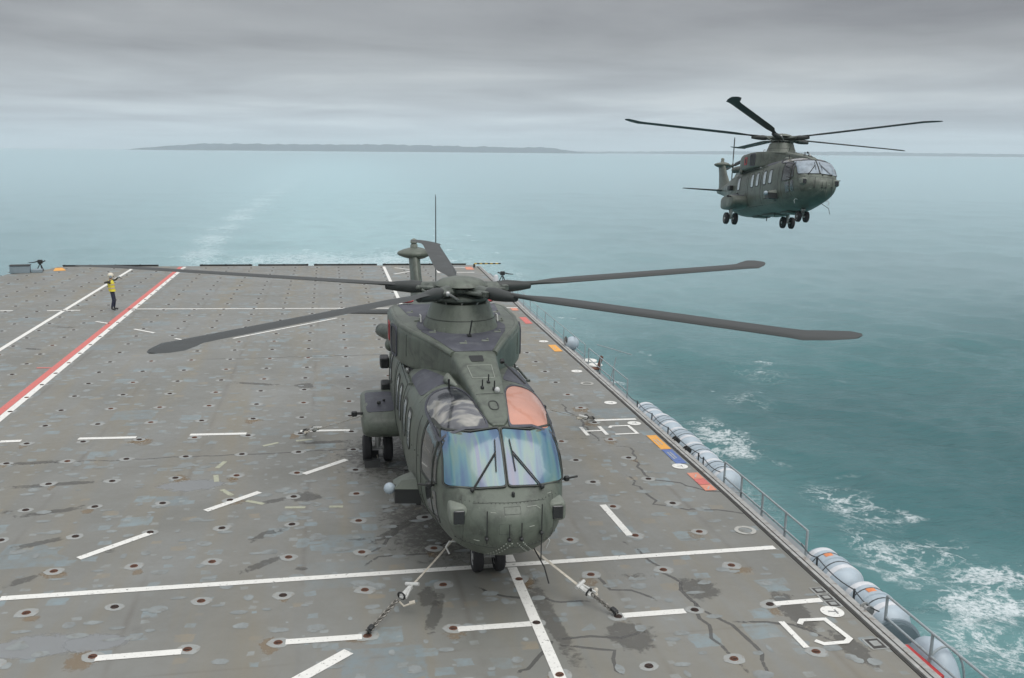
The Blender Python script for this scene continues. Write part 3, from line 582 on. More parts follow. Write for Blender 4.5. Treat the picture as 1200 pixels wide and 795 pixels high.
# access hatches near the edge
for (x, y) in DATA['hatches']:
    x = min(x, edge_x(y)-.16); w, l = (.20, .20) if y > 14 else (.24, .30)
    mb = MB(); mb.box((x, y, .006), (w+.08, l+.06, .008), mi=1); mb.box((x, y, .010), (w, l, .010), mi=0); mb.box((x, y, .0165), (w*.62, l*.55, .006), mi=2)
    mb.build('edge_hatch', [M['darkgutter'], M['primer'], M['primer']], deck, smooth=False)

# raised safety-net frames folded down along the stern
segs = [(-17.7, -11.6), (-8.9, -5.4), (-5.0, -1.6), (-1.2, 3.2), (3.6, 9.6)]
for k, (a, b_) in enumerate(segs):
    t_ = empty('stern_net_frame', ((a+b_)/2, 67.15, 0)); L_ = b_-a
    tag(t_, 'dark folded net frame on the stern edge, ' + ['far left behind the marshaller', 'just right of the red line', 'second right of the red line', 'around the helicopter tail fin', 'rightmost of the five'][k], 'net frame', 'folded net frames along the stern')
    mb = MB(); mb.box((0, 0, .07), (L_, .06, .035)); mb.build('top_bar', M['dark'], t_)
    mb = MB(); mb.box((0, .15, .0), (L_, .05, .16)); mb.build('net_panel', M['darkgutter'], t_)
    for q in range(int(L_/1.6)+1):
        mb = MB(); mb.box((-L_/2+.15+q*1.6, .02, .06), (.14, .16, .10), ch=.02); mb.build('hinge', M['dark'], t_)

# ------------------------------------------------------------------ guard rails and rafts along the right side
def rail_section(ys, x_off, ztop, zmid, zfoot, label, parent_name='guard_rail', r=.024, first_low=True):
    y0 = (ys[0]+ys[-1])/2; t_ = empty(parent_name, (edge_x(y0)+x_off, y0, zfoot)); tag(t_, label, 'guard rail', 'guard rails along the deck edge')
    X = lambda y: edge_x(y)+x_off - (edge_x(y0)+x_off)
    for y in ys:
        mb = MB(); mb.tube([(X(y), y-y0, 0), (X(y), y-y0, ztop-zfoot)], r*1.15, 10); mb.lathe((X(y), y-y0, 0), [(.06, 0), (.06, .02), (.03, .03)], n=10); mb.build('stanchion', M['railpaint'], t_)
    for z in (ztop, zmid):
        mb = MB(); mb.tube([(X(y), y-y0, z-zfoot) for y in ys], r, 10); mb.build('rail_bar', M['railpaint'], t_)
    return t_
rail_section([17.0, 18.0, 19.2, 20.4, 21.45], .50, .42, .02, -.42, 'grey guard rail between the long raft row and the two nearest rafts')
rail_section([10.0, 11.25, 12.65, 14.0], .52, .43, .02, -.45, 'grey guard rail nearest the camera beside the big drum')
rail_section([30.3, 32.0, 33.8, 35.6], .62, .42, .0, -.45, 'grey guard rail just beyond the long raft row', r=.02)
rail_section([36.2, 38.0, 40.0, 42.0, 44.0, 46.0, 48.0, 50.0, 52.0, 54.0, 56.0], .62, .45, .0, -.45, 'long thin guard rail stretching far aft past the parked rotor', r=.017)
# wires on short posts in front of the rafts
def wire_rail(ys, x_off, z, label):
    y0 = ys[0]; bx = edge_x(y0)+x_off; t_ = empty('wire_rail', (bx, y0, -.2)); tag(t_, label, 'wire rail')
    for y in ys[1:-1]:
        mb = MB(); mb.tube([(edge_x(y)+x_off-bx, y-y0, 0), (edge_x(y)+x_off-bx, y-y0, z+.22)], .022, 8); mb.build('post', M['wire'], t_)
    P = []
    for a, b_ in zip(ys, ys[1:]):
        for i in range(6):
            s = i/6; y = a+(b_-a)*s; P.append((edge_x(y)+x_off-bx, y-y0, z+.2-.07*math.sin(math.pi*s)))
    P.append((edge_x(ys[-1])+x_off-bx, ys[-1]-y0, z+.2))
    mb = MB(); mb.tube(P, .012, 6); mb.build('wire', M['wire'], t_)
wire_rail([14.0, 14.85, 16.3, 17.0], .38, .14, 'dark sagging wire on short posts in front of the two nearest rafts')
wire_rail([21.45, 22.6, 22.95, 25.4, 26.9, 28.4, 29.6], .38, .16, 'dark sagging wire on short posts in front of the long raft row')

def raft_proto():
    t_ = empty('liferaft_canister')
    r = .43; L_ = 1.55
    def prof(h0, h1, n=10):
        out = []
        for i in range(n+1):
            s = i/n; y = h0+(h1-h0)*s; e = abs(y)/(L_/2)
            rr = r*(1-max(0, (e-.55)/.45)**2.6*.62); out.append((rr, y))
        return out
    for nm, a, b_ in (('shell', -L_/2, -.02), ('shell', .02, L_/2)):
        pf = prof(a, b_); mb = MB(); mb.lathe((0, 0, r), pf, 'Y', 28); mb.build(nm, M['raft'], t_)
    mb = MB(); mb.lathe((0, 0, r), [(r+.002, -.05), (r+.028, -.04), (r+.028, .04), (r+.002, .05)], 'Y', 28); mb.build('seam_flange', M['raft'], t_)
    for y in (-.42, .42):
        mb = MB(); mb.lathe((0, 0, r), [(r-.006, y-.07), (r+.010, y-.065), (r+.010, y+.065), (r-.006, y+.07)], 'Y', 28); mb.build('pale_band', M['raftband'], t_)
    for y in (-.20, .22):
        mb = MB(); mb.lathe((0, 0, r), [(r+.003, y-.013), (r+.010, y-.010), (r+.010, y+.010), (r+.003, y+.013)], 'Y', 24); mb.build('lashing_strap', M['wire'], t_)
    for y in (-.5, .5):
        mb = MB(); mb.box((0, y, -.02), (.75, .10, .12), ch=.02); mb.tube([(-.3, y, .0), (-.38, y, .30)], .03, 8); mb.tube([(.3, y, .0), (.38, y, .30)], .03, 8); mb.build('cradle', M['railpaint'], t_)
    # orange label curved on the upper shell
    mb = MB(); rings = []
    for i in range(6):
        y = .06+.03*i; ring = []
        for j in range(7):
            a = R(84+4*j); rr = r+.006; ring.append(Vector((rr*math.cos(a), y, r+rr*math.sin(a))))
        rings.append(ring)
    mb.loft(rings, 0, False, close=False); mb.build('orange_label', M['orange'], t_)
    return t_
raft = raft_proto()
RY = [(15.0, .93, 'grey liferaft canister nearest the camera beside the big drum'), (16.62, .93, 'second grey liferaft canister from the camera just before the open rail'),
      (22.6, .90, 'nearest canister of the long raft row at the splash'), (24.1, .90, 'second canister of the long raft row beside the blue panel'), (25.6, .90, 'third canister of the long raft row beside the orange panel'),
      (27.1, .90, 'fourth canister of the long raft row beside the white letters'), (28.5, .90, 'farthest canister of the long raft row beyond the white letters'), ]
for k, (y, xo, lab) in enumerate(RY):
    o = raft if k == 0 else copy_tree(raft)
    if k > 1:
        for ch in list(o.children):
            if ch.name.startswith('orange_label'): bpy.data.objects.remove(ch)
    o.location = (edge_x(y)+xo, y, -.90); o.rotation_euler = (0, rs.uniform(-.25, .25), rs.uniform(-.02, .02))
    tag(o, lab, 'liferaft', 'liferaft canisters along the deck edge')
# big drum and the shaped cover beside it
t_ = empty('reel_drum', (9.80, 13.95, -1.15)); tag(t_, 'dark blue grey round drum cover tucked beside the deck edge', 'drum')
mb = MB(); mb.lathe((0, 0, .55), [(.02, -.16), (.40, -.15), (.54, -.10), (.56, 0), (.54, .08), (.40, .12), (.02, .13)], 'Y', 32); mb.build('drum_body', mat('dark_drum_paint', (.085, .12, .135), .4, var=.15), t_)
mb = MB(); mb.lathe((0, 0, .55), [(.555, -.03), (.60, -.025), (.60, .025), (.555, .03)], 'Y', 32); mb.build('drum_rim', M['greybox'], t_)
t_ = empty('boat_cover', (10.05, 13.15, -1.2)); tag(t_, 'pale blue grey shaped canopy with a tube rim beside the nearest rail', 'canopy')
mb = MB(); rings = []
for i in range(15):
    s = i/14; y = .62*(s-.5)*2; k = math.sqrt(max(.02, 1-(abs(s-.5)*2)**2.6)); ring = []
    for j in range(17):
        a = math.pi*j/16; ring.append(Vector((.42*k*math.cos(a), y, .15+1.05*k*math.sin(a)**.8)))
    rings.append(ring)
mb.loft(rings, 0, False, close=False); mb.build('canopy_shell', M['raft'], t_)
P = [(.46*math.cos(math.pi*j/20), -.30, .15+1.10*max(0, math.sin(math.pi*j/20))**.8) for j in range(21)]
mb = MB(); mb.tube(P, .022, 8); mb.build('canopy_rim', M['railpaint'], t_)
t_ = empty('red_marker_board', (9.56, 12.72, -.36)); tag(t_, 'narrow red board along the deck edge by the nearest rail', 'marker board')
mb = MB(); mb.box((0, 0, .24), (.10, 1.0, .10), ch=.015); mb.build('board', M['red'], t_)
mb = MB(); mb.box((0, -.38, .09), (.04, .06, .18)); mb.box((0, .38, .09), (.04, .06, .18)); mb.build('bracket', M['railpaint'], t_)
# black and steel fittings on the ledge
def ledge_fitting(y, lab, m):
    t_ = empty('edge_winch', (edge_x(y)+.36, y, -.18)); tag(t_, lab, 'deck fitting', 'small fittings on the side ledge')
    mb = MB(); mb.box((0, 0, .05), (.14, .26, .08), ch=.015); mb.build('base', m, t_)
    mb = MB(); mb.lathe((0, 0, .19), [(.03, -.09), (.10, -.085), (.10, -.06), (.055, -.05), (.055, .05), (.10, .06), (.10, .085), (.03, .09)], 'Y', 16); mb.build('spool', m, t_)
    mb = MB(); mb.tube([(0, .12, .1), (.03, .22, .16), (.02, .3, .10)], .02, 8); mb.build('handle', M['wire'], t_)
ledge_fitting(24.65, 'black spool fitting on the ledge beside the orange panel', M['dark']); ledge_fitting(23.75, 'black spool fitting on the ledge beside the blue panel', M['dark'])
ledge_fitting(14.35, 'steel clamp fitting on the ledge between raft and drum', M['steel'])
# far side walkway equipment
t_ = empty('folding_seat', (9.98, 34.2, -.42)); t_.scale = (.75, .75, .75); tag(t_, 'rust brown folding frame seat on the far side walkway', 'seat')
mb = MB(); mb.box((0, 0, .45), (.5, .45, .06), ch=.02); mb.build('seat', M['rust'], t_)
mb = MB(); mb.box((.24, 0, .80), (.05, .42, .62), mtx=Matrix.Rotation(R(18), 4, 'Y'), ch=.02); mb.build('backrest', M['rust'], t_)
for sx in (-.2, .2):
    for sy in (-.17, .17):
        mb = MB(); mb.tube([(sx, sy, 0), (sx*.6, sy, .43)], .022, 8); mb.build('leg', M['dark'], t_)
t_ = empty('flood_light', (10.02, 38.0, -.42)); tag(t_, 'pale round lamp housing on the far side walkway', 'flood light')
mb = MB(); mb.sphere((0, 0, .55), .30, 16, sc=(1, .9, 1)); mb.build('housing', M['raft'], t_)
mb = MB(); mb.lathe((-.25, .1, .62), [(.2, -.03), (.23, 0), (.2, .03)], 'X', 16); mb.build('dark_lens', M['glassdark'], t_)
mb = MB(); mb.tube([(0, 0, 0), (0, 0, .3)], .06, 10); mb.build('post', M['railpaint'], t_)
for k, (y, lab) in enumerate([(36.3, 'white flat disc on the far walkway, farther of two'), (35.5, 'white flat disc on the far walkway, nearer of two')]):
    t_ = empty('walkway_disc', (10.35, y, -.35)); tag(t_, lab, 'lamp disc', 'white discs on the far walkway')
    mb = MB(); mb.lathe((0, 0, .1), [(.02, -.03), (.27, -.03), (.29, 0), (.27, .03), (.02, .05)], n=24); mb.build('disc', M['p_white'], t_)
    mb = MB(); mb.tube([(-.4, .1, .02), (0, 0, .06)], .03, 8); mb.build('arm', M['railpaint'], t_)
t_ = empty('outrigger_spar', (10.3, 32.9, -.42)); tag(t_, 'thin pale spar angled up from the far walkway', 'spar')
mb = MB(); mb.tube([(.05, .5, 0), (.25, .5, .95)], .02, 8); mb.build('upright', M['railpaint'], t_); mb = MB(); mb.tube([(.1, 2.6, 1.0), (.9, .6, 1.0)], .018, 8); mb.build('arm', M['railpaint'], t_)

# stern quarter guns and locker
def mount_gun(loc, rz, lab):
    t_ = empty('machine_gun_mount', loc, rz); tag(t_, lab, 'mounted gun', 'guns on the stern quarters')
    for a in (90, 210, 330):
        mb = MB(); mb.tube([(.42*math.cos(R(a)), .42*math.sin(R(a)), 0), (.05*math.cos(R(a)), .05*math.sin(R(a)), .72)], .045, 8); mb.build('leg', M['dark'], t_)
    mb = MB(); mb.box((0, 0, .95), (.44, .24, .38), ch=.04); mb.build('receiver', M['dark'], t_)
    mb = MB(); mb.tube([(-.2, 0, .98), (-.62, 0, .88), (-1.05, 0, .85)], [.06, .05, .035], 8); mb.build('barrel', M['dark'], t_)
    mb = MB(); mb.box((.36, 0, 1.0), (.26, .10, .12), ch=.02, mtx=Matrix.Rotation(R(-22), 4, 'Y')); mb.build('shoulder_stock', M['dark'], t_)
    mb = MB(); mb.box((.02, -.20, .86), (.22, .16, .24), ch=.02); mb.build('ammunition_box', M['dark'], t_)
    t_.scale = (.66, .66, .66)
mount_gun((-18.45, 65.0, -.05), 0, 'dark tripod gun mount on the far left stern corner beside the locker')
mount_gun((10.65, 58.2, -.10), math.pi, 'dark tripod gun mount on the right stern quarter behind the rotor hub')
t_ = empty('white_cased_fitting', (10.2, 58.0, -.2)); tag(t_, 'small white cased fitting left of the right stern gun', 'deck fitting')
mb = MB(); mb.lathe((0, 0, .35), [(.05, -.35), (.15, -.33), (.17, .1), (.12, .28), (.02, .32)], n=14); mb.build('case', M['raftband'], t_); mb = MB(); mb.box((0, 0, .03), (.3, .3, .06)); mb.build('base', M['dark'], t_)
t_ = empty('deck_locker', (-19.35, 63.95, -.02), R(8)); tag(t_, 'long grey locker on the far left stern corner', 'locker')
mb = MB(); mb.box((0, 0, .24), (1.15, .6, .48), ch=.04); mb.build('body', M['greybox'], t_)
mb = MB(); mb.box((0, 0, .50), (1.2, .64, .04), ch=.012); mb.build('lid', M['dark'], t_)
mb = MB(); mb.box((.95, .05, .12), (.6, .5, .22), ch=.03); mb.build('step', M['greybox'], t_)
t_ = empty('striped_boom', (9.9, 65.3, .05)); tag(t_, 'yellow and black striped boom at the right stern corner', 'boom')
for k in range(10):
    mb = MB(); mb.box((.1+k*.19, 0, .25), (.19, .08, .08)); mb.build('boom_stripe', mat('boom_yellow', (.55, .38, .06)) if k % 2 == 0 else M['dark'], t_)
mb = MB(); mb.box((0, 0, .1), (.12, .12, .24)); mb.build('boom_post', M['dark'], t_)

# ------------------------------------------------------------------ helicopter
# local frame: origin on the ground under the nose wheel, nose towards -y, port side towards +x
SEC = [(-2.46, .02, 1.78, 1.84, 1.81), (-2.42, .25, 1.60, 2.02, 1.81), (-2.30, .54, 1.43, 2.18, 1.82), (-2.12, .77, 1.28, 2.31, 1.84), (-1.92, .92, 1.17, 2.43, 1.88), (-1.72, 1.02, 1.09, 2.62, 1.92), (-1.45, 1.10, 1.00, 2.92, 1.97), (-1.2, 1.15, .94, 3.13, 2.0), (-.9, 1.19, .88, 3.27, 2.03),
       (-.4, 1.25, .80, 3.38, 2.05), (.3, 1.32, .70, 3.45, 2.05), (1.5, 1.42, .60, 3.48, 2.0), (4.0, 1.44, .60, 3.48, 2.0), (8.0, 1.42, .60, 3.44, 2.0), (9.3, 1.32, .70, 3.40, 2.05), (10.5, 1.10, 1.05, 3.34, 2.2), (12.0, .74, 1.62, 3.26, 2.45), (13.6, .44, 2.12, 3.16, 2.65), (15.0, .27, 2.42, 3.06, 2.74), (16.2, .14, 2.62, 2.98, 2.80)]
sy = [s[0] for s in SEC]
def fus_ring(y, n=72):
    w, zb, zt, zc = (float(pchip(sy, [s[k] for s in SEC], y)) for k in (1, 2, 3, 4))
    eu = float(np.interp(y, [-2.46, -2.0, -1.2, 1, 8, 12, 16], [2.0, 2.5, 3.5, 3.6, 3.6, 2.6, 2.1])); el_ = float(np.interp(y, [-2.46, -1.8, 1, 8, 12, 16], [2.0, 2.2, 2.7, 2.8, 2.2, 2.0]))
    out = []
    for j in range(n):
        a = 2*math.pi*j/n; c_, s_ = math.cos(a), math.sin(a); e = eu if s_ >= 0 else el_
        out.append(Vector((w*math.copysign(abs(c_)**(2/e), c_), y, zc + ((zt-zc) if s_ >= 0 else (zc-zb))*math.copysign(abs(s_)**(2/e), s_))))
    return out
ys_ = np.concatenate([-2.46 + 1.6*(1-np.cos(np.linspace(0, math.pi/2, 26, endpoint=False))), np.linspace(-.86, 16.2, 66)])
fus = MB(); fus.loft([fus_ring(float(y)) for y in ys_], 0, True)
BV = BVHTree.FromPolygons([Vector(v) for v in fus.v], fus.f)
def sup(verts): return verts
def loft_box(st, n=32, e=5.0):
    # st: (y, half width, z bottom, z top[, exponent])
    rings = []
    for s in st:
        y, w, zb, zt = s[:4]; ee = s[4] if len(s) > 4 else e; zc = (zb+zt)/2; h = (zt-zb)/2
        rings.append([Vector((w*math.copysign(abs(math.cos(a))**(2/ee), math.cos(a)), y, zc+h*math.copysign(abs(math.sin(a))**(2/ee), math.sin(a)))) for a in (2*math.pi*(j+.5)/n for j in range(n))])
    return rings
def dense(st, k=4):
    y = [s[0] for s in st]; out = []
    for a, b_ in zip(st, st[1:]):
        for i in range(k): yy = a[0]+(b_[0]-a[0])*i/k; out.append((yy,)+tuple(float(pchip(y, [s[c_] for s in st], yy)) for c_ in range(1, len(st[0]))))
    out.append(st[-1]); return out
cowl = MB(); cowl.loft(loft_box(dense([(1.95, .44, 3.2, 3.93), (2.3, .56, 3.2, 3.99), (3.0, .90, 3.2, 4.07), (3.7, 1.22, 3.2, 4.12), (4.35, 1.44, 3.2, 4.17), (5.2, 1.54, 3.2, 4.20), (6.6, 1.54, 3.2, 4.20), (7.3, 1.40, 3.2, 4.15), (8.2, 1.02, 3.2, 4.04), (9.6, .72, 3.15, 3.86), (11.2, .42, 3.1, 3.60), (12.4, .2, 3.1, 3.35)]), 64, 8.5), 0, True)
snout = MB(); snout.loft(loft_box(dense([(-1.0, .10, 3.05, 3.27), (-.85, .19, 3.05, 3.34), (-.5, .25, 3.1, 3.455), (.3, .33, 3.1, 3.62), (1.2, .41, 3.1, 3.80), (2.05, .48, 3.1, 3.955)]), 48, 8.0), 0, True)
BC = BVHTree.FromPolygons([Vector(v) for v in cowl.v], cowl.f); BS = BVHTree.FromPolygons([Vector(v) for v in snout.v], snout.f)
DIRS = {'front': lambda a, b_: (Vector((a, -8, b_)), Vector((0, 1, 0))), 'right': lambda a, b_: (Vector((-6, a, b_)), Vector((1, 0, 0))), 'left': lambda a, b_: (Vector((6, a, b_)), Vector((-1, 0, 0))), 'top': lambda a, b_: (Vector((a, b_, 9)), Vector((0, 0, -1)))}
def hit(view, a, b_, off, bv=None):
    for k in range(12):
        q = 1-.02*k; o_, d = DIRS[view](a*q if view in ('front', 'top') else a, b_ if view in ('front', 'top') else 2+(b_-2)*q)
        p, nrm, _, _ = (bv or BV).ray_cast(o_, d)
        if p is not None: break
    if p is None: return None
    if nrm.dot(d) > 0: nrm = -nrm
    return p + nrm*off
def panel(view, corners, off=.012, e=5.0, rings=7, n=36, rim=True, bv=None, ring_only=None, e_front=None):
    """patch that follows the hull; corners are given in the plane of the view"""
    (x0, z0), (x1, z1), (x2, z2), (x3, z3) = corners; mb = MB()
    def pt(rho, j, o2):
        a = 2*math.pi*j/n; c_, s_ = math.cos(a), math.sin(a); ee = e if s_ >= 0 else (e_front or e); u = (rho*math.copysign(abs(c_)**(2/ee), c_)+1)/2; v = (rho*math.copysign(abs(s_)**(2/ee), s_)+1)/2
        A = (1-u)*(1-v)*x0 + u*(1-v)*x1 + u*v*x2 + (1-u)*v*x3; B = (1-u)*(1-v)*z0 + u*(1-v)*z1 + u*v*z2 + (1-u)*v*z3
        return hit(view, A, B, o2, bv)
    if ring_only:
        r0, r1 = ring_only; R_ = [[pt(r0, j, -.004) for j in range(n)], [pt(r0, j, off) for j in range(n)], [pt((r0+r1)/2, j, off) for j in range(n)], [pt(r1, j, off) for j in range(n)], [pt(r1, j, -.004) for j in range(n)]]
    else:
        R_ = ([[pt(1.0, j, -.004) for j in range(n)]] if rim else []) + [[pt(1.0-i/rings*.97, j, off) for j in range(n)] for i in range(rings+1)]
    bad = any(p is None for r_ in R_ for p in r_)
    if bad:
        last = next(p for r_ in R_ for p in r_ if p is not None)
        for r_ in R_:
            for i, p in enumerate(r_):
                if p is None: r_[i] = last
                else: last = p
    mb.loft(R_, 0, False)
    if not ring_only: mb.f.append(tuple(range(len(mb.v)-n, len(mb.v)))); mb.m.append(0)
    return mb
def trace(view, pts, w, off=.006, bv=None, closed=False, step=.12):
    """thin raised line following the hull (panel joints, seals)"""
    P = [Vector(p) for p in pts]
    if closed: P.append(P[0])
    Q = []
    for a, b_ in zip(P, P[1:]):
        k = max(1, int((b_-a).length/step)); Q += [a.lerp(b_, i/k) for i in range(k)]
    Q.append(P[-1]); C = [hit(view, q.x, q.y, off, bv) for q in Q]; C = [c_ for c_ in C if c_ is not None]
    mb = MB()
    if len(C) > 1: mb.tube(C, w, 6)
    return mb

def wheel(parent, c, r, w, name='wheel'):
    o = empty(name, c); o.parent = parent
    mb = MB(); mb.lathe((0, 0, 0), [(r*.55, -w*.38), (r*.62, -w*.5), (r*.86, -w*.5), (r*.97, -w*.36), (r, -w*.12), (r*.985, -.008), (r*.985, .008), (r, w*.12), (r*.97, w*.36), (r*.86, w*.5), (r*.62, w*.5), (r*.55, w*.38)], 'X', 32); mb.build('tyre', M['rubber'], o)
    mb = MB(); mb.lathe((0, 0, 0), [(.03, -w*.40), (r*.2, -w*.42), (r*.25, -w*.22), (r*.5, -w*.25), (r*.57, -w*.45), (r*.57, w*.45), (r*.5, w*.25), (r*.25, w*.22), (r*.2, w*.42), (.03, w*.40)], 'X', 24); mb.build('rim', M['wheelrim'], o)
    return o

def blade_mesh():
    st = [(.95, .16, .07), (1.5, .17, .07), (2.0, .26, .05), (2.6, .50, .055), (3.2, .54, .05), (8.0, .54, .042), (8.35, .58, .04), (8.6, .78, .035), (9.0, .72, .028), (9.22, .45, .016), (9.3, .2, .01)]
    rings = []
    for r_, c_, t_ in st:
        sweep = 0 if r_ < 8.6 else (r_-8.6)*.55; y0 = -.30*c_+sweep
        z = (r_-1)*.0  # straight; coning is in the object's rotation
        prof = [(0, 0), (.08, .42), (.3, .5), (.65, .32), (1, 0), (.65, -.22), (.3, -.38), (.08, -.3)]
        rings.append([Vector((r_, y0+c_*a, z+t_*1.9*b_)) for a, b_ in prof])
    mb = MB(); mb.loft(rings, 0, True); return mb.mesh('rotor_blade', [M['blade']], angle=50)
BLADE = blade_mesh()
HUB = Vector((0, 4.15, 0))

def build_heli():
    h = empty('helicopter')
    f = fus.build('fuselage', M['green'], h, angle=60)
    cowl.build('engine_cowling', M['green'], h, angle=45)
    snout.build('forward_fairing', M['green'], h, angle=45)
    # dark anti-slip top decks
    panel('top', [(-.40, 2.12), (.40, 2.12), (.98, 3.7), (-.98, 3.7)], .010, 30, 9, 48, bv=BC).build('cowling_walkway', M['slate'], h, angle=60)
    panel('top', [(-.99, 3.72), (.99, 3.72), (1.27, 7.0), (-1.27, 7.0)], .010, 24, 9, 48, bv=BC).build('cowling_walkway', M['slate'], h, angle=60)
    for s in (-1, 1):
        panel('top', [(s*.50, 1.5), (s*1.18, 1.25), (s*1.24, 3.1), (s*.95, 3.1)], .010, 7, 6, 32).build('roof_walkway', M['slate'], h, angle=60)
    # raised shoulder rims of the cowling
    for s in (-1, 1):
        C = []
        for y, x in [(2.1, .44), (2.5, .60), (3.0, .82), (3.7, 1.12), (4.0, 1.24), (4.35, 1.34), (5.2, 1.44), (6.6, 1.44), (7.2, 1.30)]:
            p = hit('top', s*x, y, .0, BC); C.append(p)
        mb = MB(); mb.tube([c_-Vector((0, 0, .035)) for c_ in C], .07, 12); mb.build('shoulder_rim', M['green'], h)
        # intake slot, exhaust and red marked cover
        mb = panel('right' if s < 0 else 'left', [(4.45, 3.42), (4.92, 3.42), (4.92, 4.02), (4.45, 4.02)], .012, 6, 4, 28, bv=BC); mb.build('intake_slot', M['dark'], h)
        fr = panel('right' if s < 0 else 'left', [(4.38, 3.36), (5.0, 3.36), (5.0, 4.08), (4.38, 4.08)], .03, 6, n=28, bv=BC, ring_only=(.86, 1.0)); fr.build('intake_lip', M['slate'], h)
        panel('right' if s < 0 else 'left', [(5.55, 3.52), (6.0, 3.52), (6.0, 3.98), (5.55, 3.98)], .02, 8, n=28, bv=BC, ring_only=(.62, 1.0)).build('red_vent_frame', M['redtag'], h)
        panel('right' if s < 0 else 'left', [(5.62, 3.60), (5.93, 3.60), (5.93, 3.90), (5.62, 3.90)], .010, 8, 3, 20, bv=BC).build('vent_recess', M['dark'], h)
        mb = MB(); mb.lathe((s*1.05, 7.1, 4.22), [(.02, 0), (.20, .01), (.23, .05), (.18, .07), (.14, .02), (.02, .01)], n=20); mb.build('top_vent', M['redtag'], h)
        mb = MB(); mb.tube([(s*1.2, 7.0, 3.42), (s*1.50, 7.35, 3.40), (s*1.62, 7.75, 3.38)], [.22, .20, .18], 18); mb.build('exhaust_pipe', M['hubm'], h)
        mb = MB(); mb.sphere((s*1.48, 6.65, 3.20), .18, 14, sc=(.7, 1.2, .9)); mb.build('fairing_bulge', M['green'], h)
    # small fittings on the slate top deck of the cowling
    for x, y in ((-.95, 4.6), (-.72, 3.5), (-1.05, 5.6), (.98, 4.5), (.74, 3.45), (1.05, 5.5), (.35, 2.75), (-.15, 2.6)):
        p = hit('top', x, y, .01, BC); mb = MB(); mb.box(p, (.16, .10, .03), ch=.01); mb.sphere(p+Vector((.05, .02, .03)), .025, 8); mb.build('deck_fitting', M['green_pale'], h)
    for s in (-1, 1):
        p = hit('top', s*.9, 4.35, .02, BC); mb = MB(); mb.tube([p, p+Vector((0, .05, .14)), p+Vector((0, .25, .14)), p+Vector((0, .3, 0))], .018, 8); mb.build('grab_handle', M['whitegear'], h)
    # mast fairing
    mb = MB(); st = []
    for z, r_ in [(4.0, .92), (4.12, .88), (4.24, .83), (4.40, .77), (4.60, .70), (4.70, .67), (4.72, .58)]: st.append([Vector((r_*math.cos(2*math.pi*j/36), 4.2+r_*math.sin(2*math.pi*j/36)*(1.25 if math.sin(2*math.pi*j/36) > 0 else 1.0), z)) for j in range(36)])
    mb.loft(st, 0, True); mb.build('mast_fairing', M['green'], h, angle=50)
    mb = MB(); mb.tube([(.79*math.sin(a), 4.2-.79*math.cos(a), 4.36) for a in np.linspace(-2.4, 2.4, 30)], .008, 6); mb.build('fairing_joint', M['label'], h)
    mb = MB(); mb.tube([(.05, 3.1, 4.1), (.10, 3.06, 4.45)], .018, 8); mb.box((.05, 3.1, 4.11), (.08, .16, .03)); mb.build('blade_aerial', M['dark'], h)
    # snout details
    panel('top', [(-.13, 1.55), (.13, 1.55), (.15, 1.85), (-.15, 1.85)], .012, 9, 3, 24, bv=BS).build('roof_intake', M['dark'], h)
    trace('top', [(-.22, .75), (.22, .75), (.25, 1.35), (-.25, 1.35)], .007, .006, BS, True).build('hatch_outline', M['stencil'], h)
    trace('top', [(-.26, .05), (.26, .05)], .006, .004, BS).build('panel_joint', M['label'], h)
    # the number 0 painted on the fairing
    O = [(.085*math.copysign(abs(math.cos(a))**.75, math.cos(a)), -.42+.16*math.copysign(abs(math.sin(a))**.75, math.sin(a))) for a in np.linspace(0, 2*math.pi, 28, endpoint=False)]
    trace('top', O, .014, .004, BS, True, .03).build('number_zero', M['label'], h)
    for x, y, z in ((.06, .55, 3.64), (-.10, .30, 3.60), (.12, .22, 3.59)):
        mb = MB(); mb.box((x, y, z+.03), (.06, .10, .07), ch=.012); mb.tube([(x, y, z+.05), (x, y-.02, z+.2)], .014, 6); mb.build('roof_probe', M['dark'], h)
    mb = MB(); mb.sphere((.16, .12, 3.62), .055, 10, sc=(1, 1, 1.2)); mb.build('beacon', M['wheelrim'], h)
    mb = MB(); mb.tube([(-.50, .95, 3.5), (-.62, 1.5, 3.52), (-.56, 2.0, 3.5)], [.03, .10, .04], 12); mb.build('cable_fairing', M['green_pale'], h)
    mb = MB(); mb.tube([(-.66, .95, 3.45), (-.67, .95, 3.66)], .022, 8); mb.build('stub_aerial', M['dark'], h)
    mb = MB(); mb.tube([(.46, 1.25, 3.9), (.46, 1.3, 3.95)], .05, 8); mb.tube([(.5, 1.25, 3.88), (.86, .95, 3.53)], .013, 6); mb.tube([(.53, 1.27, 3.86), (.89, .97, 3.51)], .013, 6); mb.build('wire_aerial', M['dark'], h)
    # windscreens, roof windows, side and chin windows
    ws = {}
    for s in (-1, 1):
        cor = [(s*.030, 2.44), (s*1.03, 2.40), (s*1.00, 3.11), (s*.030, 3.20)]
        w_ = panel('front', cor, .028, 24, 10, 80).build('windscreen', M['windscreen'], h, angle=60)
        panel('front', [(s*.010, 2.415), (s*1.055, 2.37), (s*1.02, 3.135), (s*.010, 3.225)], .042, 24, n=80, ring_only=(.965, 1.0)).build('windscreen_frame', M['label'], w_, angle=60)
        rcor = [(s*.20, -1.03), (s*1.02, -.90), (s*1.19, .95), (s*.46, 1.05)]
        rw = panel('top', rcor, .02, 3.0, 10, 64, e_front=16).build('roof_window', M['roofglass'] if s < 0 else M['orange_blind'], h, angle=60)
        rw['label'] = 'grey roof window with mottled reflections painted in' if s < 0 else 'roof window closed by an orange blind'
        panel('top', [(s*.17, -1.07), (s*1.06, -.95), (s*1.22, 1.02), (s*.43, 1.12)], .032, 3.0, n=64, e_front=16, ring_only=(.94, 1.0)).build('window_frame', M['slate'], rw, angle=60)
